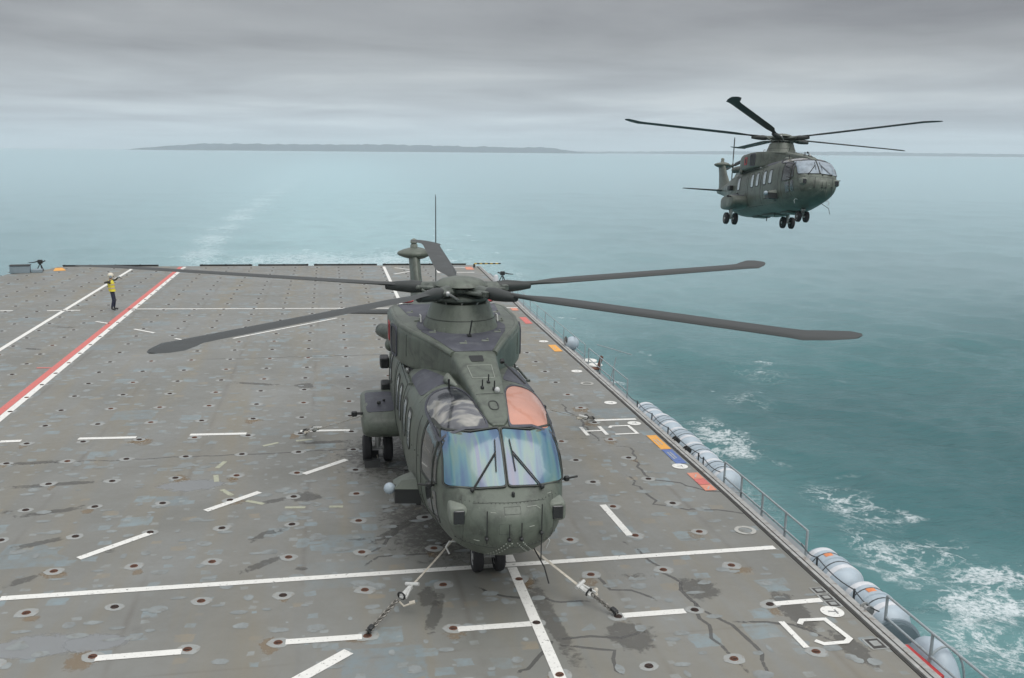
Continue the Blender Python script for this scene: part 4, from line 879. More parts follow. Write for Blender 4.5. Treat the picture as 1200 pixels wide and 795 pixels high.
        V = 'right' if s < 0 else 'left'
        # cockpit side window set: quarter pane, sliding door pane and lower pane
        for nm, c_ in (('quarter_window', [(-1.22, 2.30), (-.98, 2.26), (-.92, 3.0), (-1.03, 3.0)]), ('cockpit_side_window', [(-.90, 2.16), (.04, 2.12), (.0, 3.14), (-.80, 3.10)])):
            g = panel(V, c_, .014, 8, 5, 32).build(nm, M['glassdark'], h, angle=60)
            cx = sum(p[0] for p in c_)/4; cz = sum(p[1] for p in c_)/4; c2 = [(cx+(p[0]-cx)*1.10, cz+(p[1]-cz)*1.07) for p in c_]
            panel(V, c2, .024, 8, n=32, ring_only=(.90, 1.0)).build('window_frame', M['label'], g, angle=60)
        panel(V, [(-1.28, 1.55), (-.92, 1.50), (-.92, 2.08), (-1.18, 2.12)], .012, 6, 4, 28).build('chin_window', M['glassdark'], h, angle=60)
        panel(V, [(-.78, 1.50), (-.35, 1.48), (-.35, 2.06), (-.78, 2.06)], .012, 6, 4, 28).build('lower_side_window', M['glassdark'], h, angle=60)
        # dark strip painting the shaded gap under the cowling, with pipes and boxes
        g = panel(V, [(3.6, 3.13), (8.2, 3.13), (8.2, 3.36), (3.6, 3.36)], .006, 14, 4, 40).build('gap_shade_strip', M['dark'], h, angle=60)
        for k in range(9):
            y = 3.8+.48*k; p = hit(V, y, 3.22+.05*((k*7) % 3-1), .03)
            if p: mb = MB(); mb.box(p, (.07, .16+.05*(k % 3), .10), ch=.015); mb.build('equipment_unit', M['hubm'] if k % 2 else M['steel'], g)
        for y in (.55, 2.65, 5.65, 7.7, 9.3, 10.8, 12.4, 13.8):
            trace(V, [(y, 1.25), (y, 3.05)], .006, .002).build('skin_joint', M['label'], h)
        for z in (1.2, 1.95): trace(V, [(5.7, z), (9.2, z)], .006, .002).build('skin_joint', M['label'], h)
        trace('top', [(s*.6, 1.15), (s*1.22, 1.15)], .006, .003).build('skin_joint', M['label'], h)
        trace(V, [(3.85, 3.5), (3.85, 4.0)], .007, .003, BC).build('skin_joint', M['label'], h); trace(V, [(5.25, 3.4), (5.25, 4.1)], .007, .003, BC).build('skin_joint', M['label'], h)
        # cockpit door outline and cabin windows
        trace(V, [(-.86, 1.25), (.12, 1.22), (.12, 3.2), (-.72, 3.18)], .009, .004, None, True).build('door_outline', M['label'], h)
        for y in (1.35, 2.25, 3.45, 4.35, 6.9):
            g = panel(V, [(y, 2.12), (y+.46, 2.12), (y+.46, 2.86), (y, 2.86)], .012, 5, 4, 28).build('cabin_window', M['glasspale'] if s < 0 else M['glassdark'], h, angle=60)
            panel(V, [(y-.03, 2.08), (y+.49, 2.08), (y+.49, 2.90), (y-.03, 2.90)], .02, 5, n=28, ring_only=(.88, 1.0)).build('window_frame', M['label'], g, angle=60)
        trace(V, [(3.05, 1.0), (5.35, 1.0), (5.35, 3.05), (3.05, 3.05)], .010, .004, None, True).build('cabin_door_outline', M['label'], h)
        mb = MB(); P = [hit(V, y, 3.14, .05) for y in (2.6, 3.6, 4.6, 5.6, 6.6, 7.2)]; mb.tube(P, .025, 8)
        for p in P[::2]: mb.box(p, (.09, .05, .05))
        mb.build('door_rail', M['hubm'], h)
        for z, y0, y1 in ((1.05, 1.0, 6.0), (2.98, 7.4, 9.6)): trace(V, [(y0, z), (y1, z)], .012, .008).build('side_pipe', M['green_pale'], h)
        for y, z in ((.9, 1.15), (2.3, 1.3)):
            p = hit(V, y, z, .03); mb = MB(); mb.tube([p+Vector((0, -.12, 0)), p+Vector((s*.08, -.10, 0)), p+Vector((s*.08, .10, 0)), p+Vector((0, .12, 0))], .016, 6); mb.build('step_handle', M['dark'], h)
        for k, z in enumerate((2.35, 1.75)):
            mb = MB(); mb.box((s*1.52, 8.5-.5*k, z), (.24, .5, .30), ch=.03); mb.build('flare_dispenser', M['dark'], h)
        # sensor fairings on the nose shoulders
        cx, cz = s*.84, 2.0; p = hit('front', cx, cz, 0)
        mb = MB(); mb.loft([[Vector((cx+s*.02+.155*sc*math.copysign(abs(math.cos(a))**.5, math.cos(a)), yy, cz+dz+.175*sc*math.copysign(abs(math.sin(a))**.5, math.sin(a)))) for a in (2*math.pi*(j+.5)/20 for j in range(20))] for yy, sc, dz in ((-2.10, .80, 0), (-2.08, .95, 0), (-1.96, 1.05, .0), (-1.6, 1.0, .02), (-1.1, .75, .05))], 0, True); sf = mb.build('sensor_fairing', M['green_pale'], h)
        mb = MB(); mb.box((cx+s*.02, -2.11, cz-.01), (.19, .03, .24), ch=.012); mb.build('sensor_window', M['glassdark'], sf)
        # mirror arm
        p = hit(V, -1.05, 2.2, 0); mb = MB(); mb.tube([p, p+Vector((s*.18, -.05, .04)), p+Vector((s*.30, -.05, .06))], .02, 8); mb.box(p+Vector((s*.10, -.03, .02)), (.10, .08, .10), ch=.02); mb.build('probe_arm', M['dark'], h)
        p = hit(V, -1.1, 1.12, 0); mb = MB(); mb.tube([p, p+Vector((s*.14, -.02, .02)), p+Vector((s*.20, -.02, -.08)), p+Vector((s*.14, -.02, -.22))], .016, 8); mb.build('hook_handle', M['whitegear'], h)
        # wipers
        top = hit('front', s*.13, 3.06, .05); bot = hit('front', s*.17, 2.62, .05); mid = hit('front', s*.15, 2.88, .065); piv = hit('front', s*.60, 2.37, .06)
        mb = MB(); mb.tube([top, mid, bot], .011, 6); wb = mb.build('wiper_blade', M['dark'], h)
        mb = MB(); d = Vector((.022, 0, .018)); mb.tube([mid+d*s*0+Vector((0, 0, .02)), piv], .011, 6); mb.tube([mid-Vector((0, 0, .02)), piv+Vector((0, 0, -.045))], .011, 6); mb.sphere(piv, .04, 8); mb.build('wiper_arm', M['dark'], wb)
    # nose probes: four vertical rods on knobs
    for x, z0, z1, kz in ((-.43, 1.62, 2.20, 1.70), (-.06, 1.70, 1.98, 1.70), (.15, 1.70, 2.00, 1.70), (.52, 1.25, 2.26, 1.74)):
        p = hit('front', x, kz, 0); mb = MB(); y = p.y-.07; mb.tube([(x, p.y+.02, kz), (x, y, kz)], .028, 10); mb.sphere((x, y, kz), .036, 10); mb.tube([(x, y, z0), (x, y, z1)], .010, 6); mb.build('nose_probe', M['dark'], h)
    p = hit('front', .62, 1.0, 0); mb = MB(); mb.tube([p or Vector((.62, -1.4, 1.0)), Vector((.78, -1.55, .72)), Vector((.86, -1.6, .42))], .014, 6); mb.build('whip_aerial', M['dark'], h)
    p = hit('front', .07, 2.33, .02); mb = MB(); mb.box(p, (.05, .06, .10), ch=.012); mb.build('nose_sensor', M['dark'], h)
    # nose panel joints, rivet chevrons and stencils
    for x in (-.78, .78): trace('front', [(x, 1.35), (x*1.02, 2.30)], .005, .002).build('skin_joint', M['label'], h)
    trace('front', [(-.9, 1.52), (-.4, 1.50), (.4, 1.50), (.9, 1.52)], .005, .002).build('skin_joint', M['label'], h)
    trace('front', [(-.22, 1.78), (-.02, 1.78), (-.02, 1.95), (-.22, 1.95)], .004, .002, None, True).build('access_hatch', M['label'], h)
    trace('front', [(.56, 1.72), (.76, 1.72), (.76, 1.58), (.56, 1.58)], .004, .002, None, True).build('access_hatch', M['label'], h)
    for x, z in ((-.62, 1.62), (.30, 1.88), (-.35, 2.12), (.70, 2.28)):
        trace('front', [(x, z), (x+.09, z)], .007, .002).build('stencil_mark', M['stencil'], h)
    mb = MB()
    for k in range(26):
        for z in (1.54, 2.24):
            p = hit('front', -.88+k*.07, z, .002)
            if p: mb.sphere(p, .009, 5)
    tag(mb.build('rivet_line', M['label'], h), kind='stuff')
    trace('front', [(-.62, 2.22), (-.3, 2.25), (.3, 2.25), (.62, 2.22)], .005, .003).build('panel_joint', M['label'], h)
    trace('front', [(-.12, 2.10), (.16, 2.10), (.16, 2.20), (-.12, 2.20)], .004, .003, None, True).build('panel_joint', M['label'], h)
    trace('front', [(.28, 2.18), (.45, 2.17), (.52, 2.12)], .008, .004).build('stencil_mark', M['stencil'], h)
    mb = MB()
    for k in range(9):
        for s in (-1, 1):
            for q in (0, 1):
                p = hit('front', .05+s*(.05+k*.035+q*.10), 1.60-k*.045, .004)
                if p: mb.sphere(p, .014, 6)
    mb.build('rivet_row', M['stencil'], h)
    mb = MB()
    for z in (1.5, 2.3):
        for k in range(30):
            for V in ('left', 'right'):
                p = hit(V, -.6+k*.33, z, .002)
                if p: mb.box(p, (.02, .02, .02))
    tag(mb.build('fastener_rows', M['label'], h), kind='stuff')
    # sensor turret on the starboard side
    t_ = empty('sensor_turret', (-1.50, .9, 1.40)); t_.parent = h
    mb = MB(); mb.loft([[Vector((x, y, z)) for x, y, z in ((-.26, -.22+q*.02, zz), (.25, -.30, zz), (.25, .34, zz), (-.26, .28, zz))] for q, zz in ((0, -.18), (0, .12))], 0, True); mb.build('turret_box', M['dark'], t_)
    mb = MB(); mb.loft([[Vector(p) for p in ((-.27, -.24, .125), (.27, -.32, .125), (.27, .36, .125), (-.27, .30, .125))], [Vector(p) for p in ((-.12, -.12, .26), (.25, -.28, .34), (.25, .3, .34), (-.12, .16, .26))]], 0, True); mb.build('turret_fairing', M['green'], t_)
    mb = MB(); mb.sphere((-.36, -.10, .10), .115, 16); mb.build('sensor_ball', M['raft'], t_)
    mb = MB(); mb.tube([(-.2, -.05, .08), (-.3, -.08, .10)], .07, 10); mb.build('ball_mount', M['dark'], t_)
    # sponsons and landing gear
    prof = []
    for k in range(28):
        a = 2*math.pi*k/28; c_, s_ = math.cos(a), math.sin(a); e = 2.2 if c_ < 0 else 3.0
        yy = math.copysign(abs(c_)**(2/e), c_); zz = math.copysign(abs(s_)**(2/2.6), s_); prof.append((yy, zz))
    for s in (-1, 1):
        sp = MB(); R_ = []
        for x, k in ((1.25, 1.0), (1.6, 1.0), (1.98, .985), (2.10, .95), (2.18, .88), (2.21, .78)):
            R_.append([Vector((s*x, 6.55 + (1.15 if yy < 0 else 1.75)*yy*k, 1.36 + .42*zz*k - (.12*yy if yy > 0 else 0)*(1 if zz < 0 else -.2))) for yy, zz in prof])
        sp.loft(R_, 0, True); so = sp.build('sponson', M['green'], h, angle=45)
        BP = BVHTree.FromPolygons([Vector(v) for v in sp.v], sp.f)
        panel('top', [(s*1.42, 5.75), (s*2.12, 5.75), (s*2.12, 7.4), (s*1.42, 7.4)], .010, 9, 6, 32, bv=BP).build('sponson_walkway', M['slate'], so, angle=60)
        mb = MB(); mb.box((s*1.80, 6.1, 1.83), (.10, .12, .08), ch=.02); mb.sphere((s*1.66, 6.35, 1.82), .035, 8); mb.build('sponson_fitting', M['dark'], so)
        mb = MB(); mb.lathe((s*2.21, 6.6, 1.36), [(.02, 0), (.28, s*.005), (.30, -s*.02), (.02, -s*.02)], 'X', 20); mb.build('end_plate', M['green_pale'], so)
        mb = MB()
        mb.tube([(s*2.16, 5.95, 1.60), (s*2.34, 5.9, 1.62), (s*2.46, 5.9, 1.60)], .035, 8); mb.box((s*2.42, 5.9, 1.61), (.14, .10, .13), ch=.02); mb.build('lashing_shackle', M['dark'], so)
        g = empty('main_gear', (s*1.80, 7.0, 0)); g.parent = h
        mb = MB(); mb.tube([(0, -.15, 1.35), (0, -.05, .8), (0, 0, .36)], [.10, .075, .06], 14); mb.tube([(-.30, 0, .36), (.30, 0, .36)], .045, 12); mb.build('gear_leg', M['whitegear'], g)
        mb = MB(); mb.tube([(0, .55, 1.2), (0, .08, .5)], .04, 10); mb.tube([(.07, .0, .95), (.09, -.12, .7), (.06, -.04, .45)], .014, 6); mb.build('drag_brace', M['steel'], g)
        wheel(g, (-.27, 0, .36), .36, .24); wheel(g, (.27, 0, .36), .36, .24)
    g = empty('nose_gear', (0, 0, 0)); g.parent = h
    mb = MB(); mb.tube([(0, .05, .95), (0, 0, .30)], [.075, .05], 14); mb.tube([(-.20, 0, .30), (.20, 0, .30)], .04, 12); mb.build('gear_leg', M['whitegear'], g)
    mb = MB(); mb.tube([(0, -.09, .70), (0, -.20, .52), (0, -.08, .36)], .022, 8); mb.tube([(.05, -.07, .62), (-.05, -.10, .45)], .016, 8); mb.tube([(-.05, -.07, .60), (.05, -.10, .45)], .016, 8); mb.box((0, -.10, .66), (.22, .05, .08), ch=.015); mb.build('torque_link', M['steel'], g)
    mb = MB(); mb.box((0, -.02, .74), (.30, .22, .10), ch=.03); mb.lathe((0, -.13, .56), [(.02, -.03), (.06, -.03), (.06, .0), (.02, .01)], 'Y', 12); mb.build('steering_unit', M['hubm'], g)
    wheel(g, (-.215, 0, .305), .305, .20); wheel(g, (.215, 0, .305), .305, .20)
    # belly: dark equipment tray
    for y, w_, l in ((1.6, .9, 1.3), (4.2, 1.0, 2.0), (6.6, .8, 1.2)):
        mb = MB(); mb.box((0, y, .585), (w_, l, .14), ch=.05); mb.build('belly_fairing', M['hubm'], h)
    mb = MB(); mb.tube([(.0, 5.6, .6), (.0, 5.62, .28)], .03, 8); mb.build('belly_aerial', M['dark'], h); mb = MB(); mb.tube([(-.5, 2.9, .62), (-.5, 2.94, .40)], .02, 6); mb.build('belly_aerial', M['dark'], h)
    # tail pylon with gearbox fairing
    pyl = MB(); R_ = []
    for z, y0, y1, w_ in ((2.75, 12.6, 15.9, .30), (3.05, 13.4, 15.95, .25), (3.4, 14.0, 16.0, .205), (3.9, 14.55, 16.05, .185), (4.45, 14.95, 16.15, .19), (4.62, 15.05, 16.15, .17)):
        R_.append([Vector((-.08*(z-2.75)/1.8+w_*math.copysign(abs(math.sin(a))**(1.0), math.sin(a)), (y0+y1)/2+(y1-y0)/2*math.cos(a), z)) for a in (2*math.pi*j/24 for j in range(24))])
    pyl.loft(R_, 0, True); pyl.build('tail_pylon', M['green'], h, angle=60)
    mb = MB(); R_ = []
    for x, k in ((-.66, .12), (-.60, .36), (-.42, .66), (-.15, .96), (.05, 1.0), (.25, .80), (.42, .45), (.50, .28)):
        R_.append([Vector((x, 15.55+.62*k*math.cos(a)*(1 if k > .5 else .9), 4.58+.215*k*math.sin(a))) for a in (2*math.pi*j/20 for j in range(20))])
    mb.loft(R_, 0, True); mb.build('gearbox_fairing', M['green'], h, angle=60)
    mb = MB(); mb.lathe((-.08, 15.6, 4.75), [(.13, 0), (.12, .12), (.09, .16), (.13, .2), (.10, .30), (.02, .34)], n=14); mb.build('tail_beacon', M['green_pale'], h)
    st = MB(); R_ = []
    for x, c_, y0, t_ in ((-.15, .95, 14.1, .12), (-.6, .92, 14.15, .11), (-1.6, .80, 14.3, .09), (-2.6, .66, 14.45, .07), (-2.95, .52, 14.55, .04)):
        R_.append([Vector((x, y0+c_*a, 2.70+t_*b_)) for a, b_ in [(0, 0), (.08, .42), (.3, .5), (.65, .32), (1, 0), (.65, -.32), (.3, -.5), (.08, -.42)]])
    st.loft(R_, 0, True); st.build('tailplane', M['blade'], h, angle=50)
    # tail rotor
    tr = empty('tail_rotor', (.62, 15.62, 4.60)); tr.parent = h
    mb = MB(); mb.lathe((0, 0, 0), [(.03, -.18), (.07, -.16), (.08, .0), (.16, .02), (.17, .10), (.05, .14), (.02, .16)], 'X', 18); mb.build('tail_rotor_hub', M['hubm'], tr)
    for k in range(4):
        a = R(3+90*k); mb = MB(); R_ = []
        for r_, c_, t_ in ((.12, .10, .06), (.35, .14, .05), (.5, .26, .04), (1.9, .26, .03), (2.0, .12, .01)):
            R_.append([Vector((.06+t_*u*.8, math.sin(a)*r_+math.cos(a)*c_*v, math.cos(a)*r_-math.sin(a)*c_*v)) for u, v in ((0, -.5), (.5, -.2), (.4, .2), (0, .5), (-.4, .2), (-.5, -.2))])
        mb.loft(R_, 0, True); mb.build('tail_rotor_blade', M['blade'], tr)
    # main rotor head
    rh = empty('rotor_head', (0, 4.15, 4.95)); rh.parent = h
    mb = MB(); mb.lathe((0, 0, 0), [(.30, -.30), (.34, -.22), (.62, -.20), (.66, -.16), (.66, -.11), (.36, -.08), (.30, -.02), (.44, .0), (.46, .08), (.30, .10)], n=30); mb.build('swashplate', M['hubm'], rh)
    mb = MB(); mb.lathe((0, 0, 0), [(.56, .12), (.60, .14), (.57, .20), (.45, .27), (.25, .315), (.03, .33)], n=32); mb.build('beanie', M['green'], rh)
    mb = MB(); mb.lathe((0, 0, 0), [(.50, -.42), (.56, -.41), (.56, -.36), (.50, -.35)], n=30); mb.build('lower_ring', M['steel'], rh)
    for k in range(10):
        a = R(36*k+9); mb = MB(); mb.tube([(.53*math.cos(a), .53*math.sin(a), -.38), (.64*math.cos(a+.1), .64*math.sin(a+.1), -.12)], .018, 6); mb.build('control_rod', M['steel'], rh)
        if k % 2 == 0: mb = MB(); mb.box((.42*math.cos(a+.3), .42*math.sin(a+.3), .12), (.14, .10, .10), rz=a, ch=.02); mb.build('hub_block', M['steel'], rh)
    for k in range(5):
        a = R(106-90+72*k); ca, sa = math.cos(a), math.sin(a)
        P = lambda r_, t, z: Vector((ca*r_-sa*t, sa*r_+ca*t, z))
        mb = MB(); mb.tube([P(.2, 0, .04), P(.62, 0, .06), P(.98, 0, .05)], [.16, .13, .12], 14); mb.box(P(.78, .0, .05), (.42, .34, .12), rz=a, ch=.04); mb.build('hub_arm', M['hubm'], rh)
        mb = MB(); mb.tube([P(.92, 0, .05), P(1.15, 0, .05), P(1.5, 0, .045), P(1.78, 0, .04)], [.13, .15, .12, .08], 14); mb.build('blade_cuff', M['blade'], rh)
        mb = MB(); mb.tube([P(.50, .26, -.15), P(.86, .24, .02)], .03, 8); mb.tube([P(.35, -.2, .02), P(1.0, -.24, .04)], .045, 10); mb.sphere(P(.95, .22, .06), .06, 8); mb.box(P(1.02, -.2, .05), (.16, .12, .14), rz=a, ch=.02); mb.build('pitch_link', M['steel'] if k % 2 else M['hubm'], rh)
        b_ = link('rotor_blade', BLADE, h); b_.location = (0, 4.15, 5.0)
        b_.rotation_euler = (Matrix.Rotation(a, 4, 'Z') @ Matrix.Rotation(R(-1.2), 4, 'Y') @ Matrix.Rotation(R(5), 4, 'X')).to_euler()
    return h
heli = build_heli()
heli.location = (2.91, 17.02, .0)
tag(heli, 'large olive green helicopter parked on the deck, lashed down with straps', 'helicopter', 'green military helicopters')
fly = copy_tree(heli)
tag(fly, 'large olive green helicopter hovering over the sea with its wheels down', 'helicopter', 'green military helicopters')
fly.location = (25.15, 47.4, 4.62); fly.rotation_euler = (Matrix.Rotation(R(-6.6), 4, 'Z') @ Matrix.Rotation(R(-6.4), 4, 'X') @ Matrix.Rotation(R(3.5), 4, 'Y')).to_euler()
TILT = Matrix.Translation((0, 4.15, 5.0)) @ Matrix.Rotation(R(1.5), 4, 'Y') @ Matrix.Translation((0, -4.15, -5.0))
for ch in fly.children:
    nm = ch.name.split('.')[0]
    if nm in ('rotor_blade', 'rotor_head'):
        B = Matrix.LocRotScale(ch.location, ch.rotation_euler, ch.scale)
        if nm == 'rotor_blade': B = B @ Matrix.Rotation(R(-2.0), 4, 'Y')
        ch.matrix_basis = TILT @ B
    if nm == 'roof_window':
        ch.data = ch.data.copy(); ch.data.materials[0] = M['roofglass']; ch['label'] = 'grey roof window over the cockpit'
    if nm == 'windscreen':
        ch.data = ch.data.copy(); ch.data.materials[0] = mat('pale_windscreen_glass', (.22, .27, .31), .2, var=.35, scale=2.5, coat=.7) if 'fw' not in M else M['fw']; M['fw'] = ch.data.materials[0]

# lashing straps with ratchet tensioner and hook
def strap(p0, p1, label, frac=.62, w=.035, band=True):
    p0, p1 = Vector(p0), Vector(p1); t_ = empty('lashing_strap', p1); tag(t_, label, 'lashing strap', 'straps lashing the parked helicopter to the deck')
    d = p0-p1; L_ = d.length; u = d.normalized(); side = u.cross(Vector((0, 0, 1))).normalized(); up = side.cross(u)
    Pt = lambda s, a=0, b_=0: u*(s*L_) + side*a + up*b_
    F = Matrix((side.to_4d(), u.to_4d(), up.to_4d(), Vector((0, 0, 0, 1)))).transposed(); F[3][0] = F[3][1] = F[3][2] = 0
    k = 1-frac; n_ = max(3, int((k*L_)/.10))
    mb = MB(); mb.tube([Pt(k*.95), Pt(.7, 0, -.01), Pt(1)], w, 6, ell=.25); mb.build('webbing', M['strap'], t_)
    mb = MB(); mb.box(Pt(k*.80), (.10, .34, .07), mtx=F, ch=.02); mb.box(Pt(k*.80, .07, .03), (.03, .36, .05), mtx=F @ Matrix.Rotation(.25, 4, 'Z'), ch=.01); mb.tube([Pt(k*.92, -.12, .02), Pt(k*.95, .14, .05)], .035, 8); mb.build('ratchet', M['whitegear'], t_)
    mb = MB()
    for i in range(n_):
        s = k*.60*(i+.5)/n_; c_ = Pt(s, (.012 if i % 2 else -.012), .045); r1 = .055
        ring = [c_ + (u*math.cos(a)*1.0*r1 + (side if i % 2 else up)*math.sin(a)*.6*r1) for a in (2*math.pi*j/10 for j in range(11))]; mb.tube(ring, .014, 5)
    mb.build('chain', M['chain'], t_)
    mb = MB(); mb.tube([Pt(0, 0, .10), Pt(0, .05, .04), Pt(0, .0, .02), Pt(.01, -.05, .06)], .022, 7); mb.box(Pt(.03, 0, .07), (.09, .12, .07), mtx=F, ch=.015); mb.build('hook', M['dark'], t_)
    mb = MB(); q = [Pt(k*.7, .07*math.cos(a), .03+.07*math.sin(a)) for a in (2*math.pi*j/12 for j in range(13))]; mb.tube(q, .018, 6); mb.build('rubber_band', M['dark'], t_)
    if band:
        mb = MB(); mb.tube([Pt(k*.60, .05, .02), Pt(k*.58, .16, -.02), Pt(k*.66, .22, -.04)], .018, 6); mb.tube([Pt(k*.66, .20, -.04), Pt(k*.70, .28, -.03)], .04, 8); mb.build('loose_tail', M['strap'], t_)
strap((2.35, 17.2, .72), (.50, 14.82, .02), 'white strap and chain from the nose to the deck, front left', .52, .022)
strap((3.55, 16.35, .80), (4.86, 14.82, .02), 'cream strap and ratchet from the nose to the deck, front right', .58, .032)
strap((.66, 22.9, 1.55), (-.85, 26.72, .02), 'strap from the left wheel sponson to the deck, rear left', .72, .03)
strap((5.5, 22.9, 1.55), (7.85, 26.95, .02), 'strap from the right wheel sponson to the deck beside the white letters', .72, .03)
# chock
def chock(x, y, lab):
    t_ = empty('wheel_chock', (x, y, 0)); tag(t_, lab, 'wheel chock', 'wheel chocks')
    for dy in (-.42, .42):
        mb = MB(); mb.loft([[Vector((xx, dy+s_*.16, z)) for s_, z in ((-1, 0), (-.5, .17), (.5, .17), (1, 0))] for xx in (-.2, .2)], 0, True); mb.build('wedge', M['dark'], t_)
    mb = MB(); mb.tube([(.16, -.4, .05), (.16, .4, .05)], .015, 6); mb.build('cord', M['strap'], t_)
chock(3.02-1.80-.27, 24.02, 'black chock under the outer left main wheel of the parked helicopter')
chock(3.02+1.80+.27, 24.02, 'black chock under the outer right main wheel of the parked helicopter')

# ------------------------------------------------------------------ marshaller
def person():
    t_ = empty('person', (-10.70, 48.95, 0), R(8)); tag(t_, 'person in yellow vest and pale helmet signalling beside the red deck line', 'person')
    V = {}; verts = []; rad = []; edges = []
    def v(n_, p, r_): V[n_] = len(verts); verts.append(p); rad.append(r_)
    def e(*ns):
        for a, b_ in zip(ns, ns[1:]): edges.append((V[a], V[b_]))
    v('pel', (.02, 0, .96), (.155, .12)); v('wst', (-.01, 0, 1.12), (.15, .11)); v('chs', (-.04, 0, 1.36), (.185, .125)); v('nck', (-.03, 0, 1.53), (.062, .062)); v('hd1', (-.01, 0, 1.63), (.085, .09)); v('hd2', (.0, 0, 1.76), (.085, .095)); v('hd3', (.0, 0, 1.81), (.05, .05))
    v('hl', (.02, -.10, .90), (.10, .10)); v('kl', (.05, -.12, .50), (.065, .065)); v('cl', (-.0, -.12, .33), (.06, .06)); v('al', (-.05, -.13, .09), (.045, .045)); v('tl', (.14, -.14, .045), (.045, .035))
    v('hr', (.02, .10, .90), (.10, .10)); v('kr', (.10, .12, .50), (.065, .065)); v('cr', (.08, .12, .33), (.06, .06)); v('ar', (.05, .13, .09), (.045, .045)); v('tr', (.24, .14, .045), (.045, .035))
    v('sl', (-.06, -.20, 1.44), (.07, .07)); v('el', (-.30, -.30, 1.42), (.052, .052)); v('wl', (-.10, -.38, 1.50), (.038, .038)); v('ml', (-.03, -.39, 1.52), (.04, .025))
    v('sr', (-.02, .20, 1.44), (.07, .07)); v('er', (.20, .26, 1.50), (.052, .052)); v('wr', (.30, .10, 1.62), (.038, .038)); v('mr', (.36, .04, 1.64), (.04, .025))
    e('pel', 'wst', 'chs', 'nck', 'hd1', 'hd2', 'hd3'); e('pel', 'hl', 'kl', 'cl', 'al', 'tl'); e('pel', 'hr', 'kr', 'cr', 'ar', 'tr'); e('chs', 'sl', 'el', 'wl', 'ml'); e('chs', 'sr', 'er', 'wr', 'mr')
    for nm, base_, d in (('l', Vector((-.03, -.39, 1.52)), Vector((1, 0, .2))), ('r', Vector((.36, .04, 1.64)), Vector((.8, -.6, .3)))):
        d.normalize(); sd_ = Vector((-d.y, d.x, 0)).normalized()
        for k in range(5):
            off = sd_*(.018*(k-1.5)) if k < 4 else sd_*.035 - d*.03
            dd = d if k < 4 else (d*.5+sd_).normalized(); ln = (.075, .085, .08, .065, .05)[k]
            v(nm+'f%d' % k, tuple(base_+off+dd*.02), (.011, .011)); v(nm+'g%d' % k, tuple(base_+off+dd*(.02+ln)+Vector((0, 0, -.012))), (.008, .008)); edges.append((V['m'+nm], V[nm+'f%d' % k])); e(nm+'f%d' % k, nm+'g%d' % k)
    me = bpy.data.meshes.new('body'); me.from_pydata(verts, edges, []); o = bpy.data.objects.new('tmp_body', me); COL.objects.link(o)
    sk = o.modifiers.new('s', 'SKIN'); sk.use_smooth_shade = True
    for i, r_ in enumerate(rad): me.skin_vertices[0].data[i].radius = r_; me.skin_vertices[0].data[i].use_root = (i == 0)
    ss = o.modifiers.new('u', 'SUBSURF'); ss.levels = 1; ss.render_levels = 1
    dg = bpy.context.evaluated_depsgraph_get(); ev = bpy.data.meshes.new_from_object(o.evaluated_get(dg)); bpy.data.objects.remove(o)
    ev.name = 'body'; ev.materials.clear()
    for m in (mat('navy_trousers', (.018, .024, .05), .8), mat('olive_sleeves', (.07, .07, .055), .8), mat('skin', (.42, .25, .18), .6), mat('black_boots', (.015, .015, .016), .5)): ev.materials.append(m)
    for p in ev.polygons:
        c_ = p.center; p.material_index = 3 if c_.z < .16 else 0 if c_.z < 1.02 else 2 if (c_.z > 1.53 and abs(c_.x) < .16 and abs(c_.y) < .12) else 1
        if (c_-Vector((-.03, -.39, 1.52))).length < .12 or (c_-Vector((.36, .04, 1.64))).length < .12: p.material_index = 1
        p.use_smooth = True
    link('body', ev, t_)
    def ring(cx, cy, z, rx, ry, n_=20): return [Vector((cx+rx*math.cos(2*math.pi*j/n_), cy+ry*math.sin(2*math.pi*j/n_), z)) for j in range(n_)]
    mb = MB(); mb.loft([ring(.02, 0, .96, .165, .215), ring(.0, 0, 1.05, .16, .21), ring(-.01, 0, 1.2, .155, .21), ring(-.03, 0, 1.34, .165, .235), ring(-.04, 0, 1.44, .15, .225), ring(-.03, 0, 1.50, .10, .13), ring(-.03, 0, 1.53, .08, .09)], 0, False); mb.build('hi_vis_vest', mat('yellow_vest', (.72, .62, .06), .7, var=.15, scale=12), t_)
    for z, k in ((1.10, 1.02), (1.28, 1.03)):
        mb = MB(); mb.loft([ring(-.01, 0, z, .162*k, .222*k), ring(-.01, 0, z+.05, .162*k, .226*k)], 0, False); mb.build('reflective_band', mat('grey_tape', (.55, .45, .35), .4), t_)
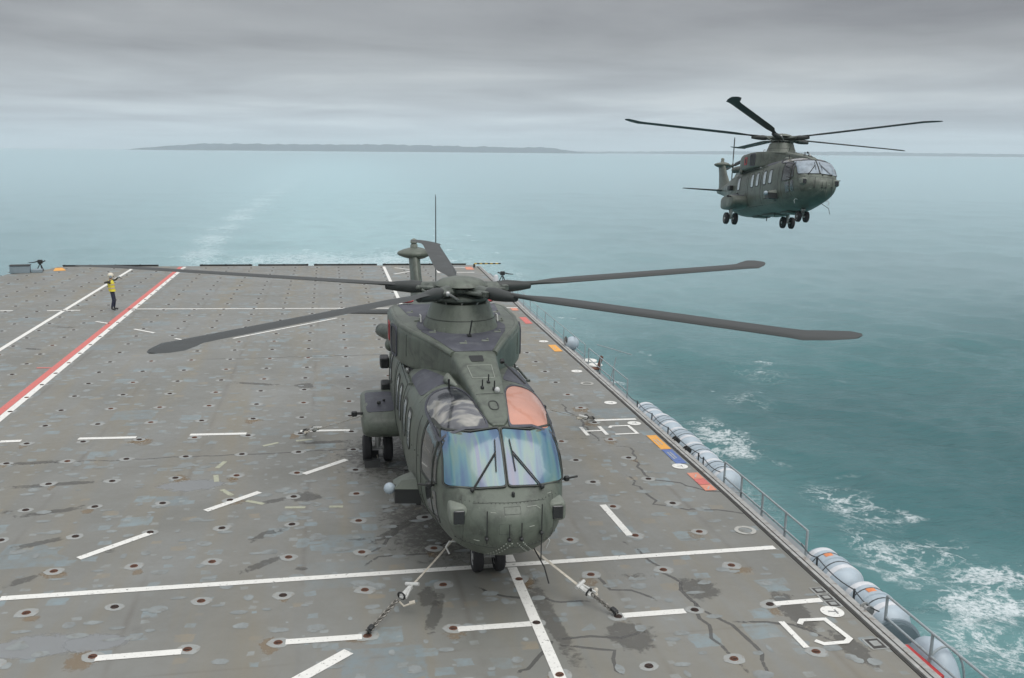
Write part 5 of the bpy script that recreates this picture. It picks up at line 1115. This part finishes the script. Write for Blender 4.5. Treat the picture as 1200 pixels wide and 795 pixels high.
    mb = MB(); mb.sphere((-.01, 0, 1.74), .145, 16, sc=(1.02, .92, .98)); mb.build('helmet', mat('cream_helmet', (.60, .56, .46), .5), t_)
    mb = MB(); mb.lathe((-.01, -.135, 1.69), [(.02, -.03), (.06, -.025), (.065, .02), (.02, .03)], 'Y', 14); mb.lathe((-.01, .135, 1.69), [(.02, -.03), (.065, -.02), (.06, .025), (.02, .03)], 'Y', 14); mb.build('ear_defender', M['greybox'], t_)
    mb = MB(); mb.box((.10, 0, 1.71), (.06, .17, .06), ch=.02); mb.build('goggles', M['dark'], t_)
    for (x, y, z) in ((.355, .03, 1.64), ): mb = MB(); mb.sphere((x, y, z), .055, 10, sc=(1.3, .8, .8)); mb.build('glove', M['greybox'], t_)
person()

# ------------------------------------------------------------------ sea haze
hz = bpy.data.materials.new('sea_haze'); hz.use_nodes = True; t = hz.node_tree; t.nodes.clear()
pv = N(t, 'ShaderNodeVolumePrincipled'); pv.inputs['Color'].default_value = (.84, .93, .98, 1); pv.inputs["Density"].default_value = 1.1e-4; pv.inputs['Anisotropy'].default_value = 0.0
ou = N(t, 'ShaderNodeOutputMaterial'); lk(t, pv.outputs[0], ou.inputs['Volume'])
mb = MB(); mb.box((0, 0, 85), (33000, 33000, 196)); hb = mb.build('haze', hz, smooth=False); tag(hb, 'pale sea haze that fades the far water and headland', 'haze', kind='stuff'); hb.matrix_world = HEEL

# low spray and mist lying on the water astern
mm = bpy.data.materials.new('low_sea_mist'); mm.use_nodes = True; t = mm.node_tree; t.nodes.clear()
pv = N(t, 'ShaderNodeVolumePrincipled'); pv.inputs['Color'].default_value = (.77, .905, .955, 1); pv.inputs['Density'].default_value = .0100
ou = N(t, 'ShaderNodeOutputMaterial'); lk(t, pv.outputs[0], ou.inputs['Volume'])
mb = MB(); mb.box((0, 72+7000, -6.3), (15000, 14000, 8.2)); mo = mb.build('sea_mist', mm, smooth=False); tag(mo, 'thin pale mist lying low on the water astern of the ship', 'mist', kind='stuff'); mo.matrix_world = HEEL
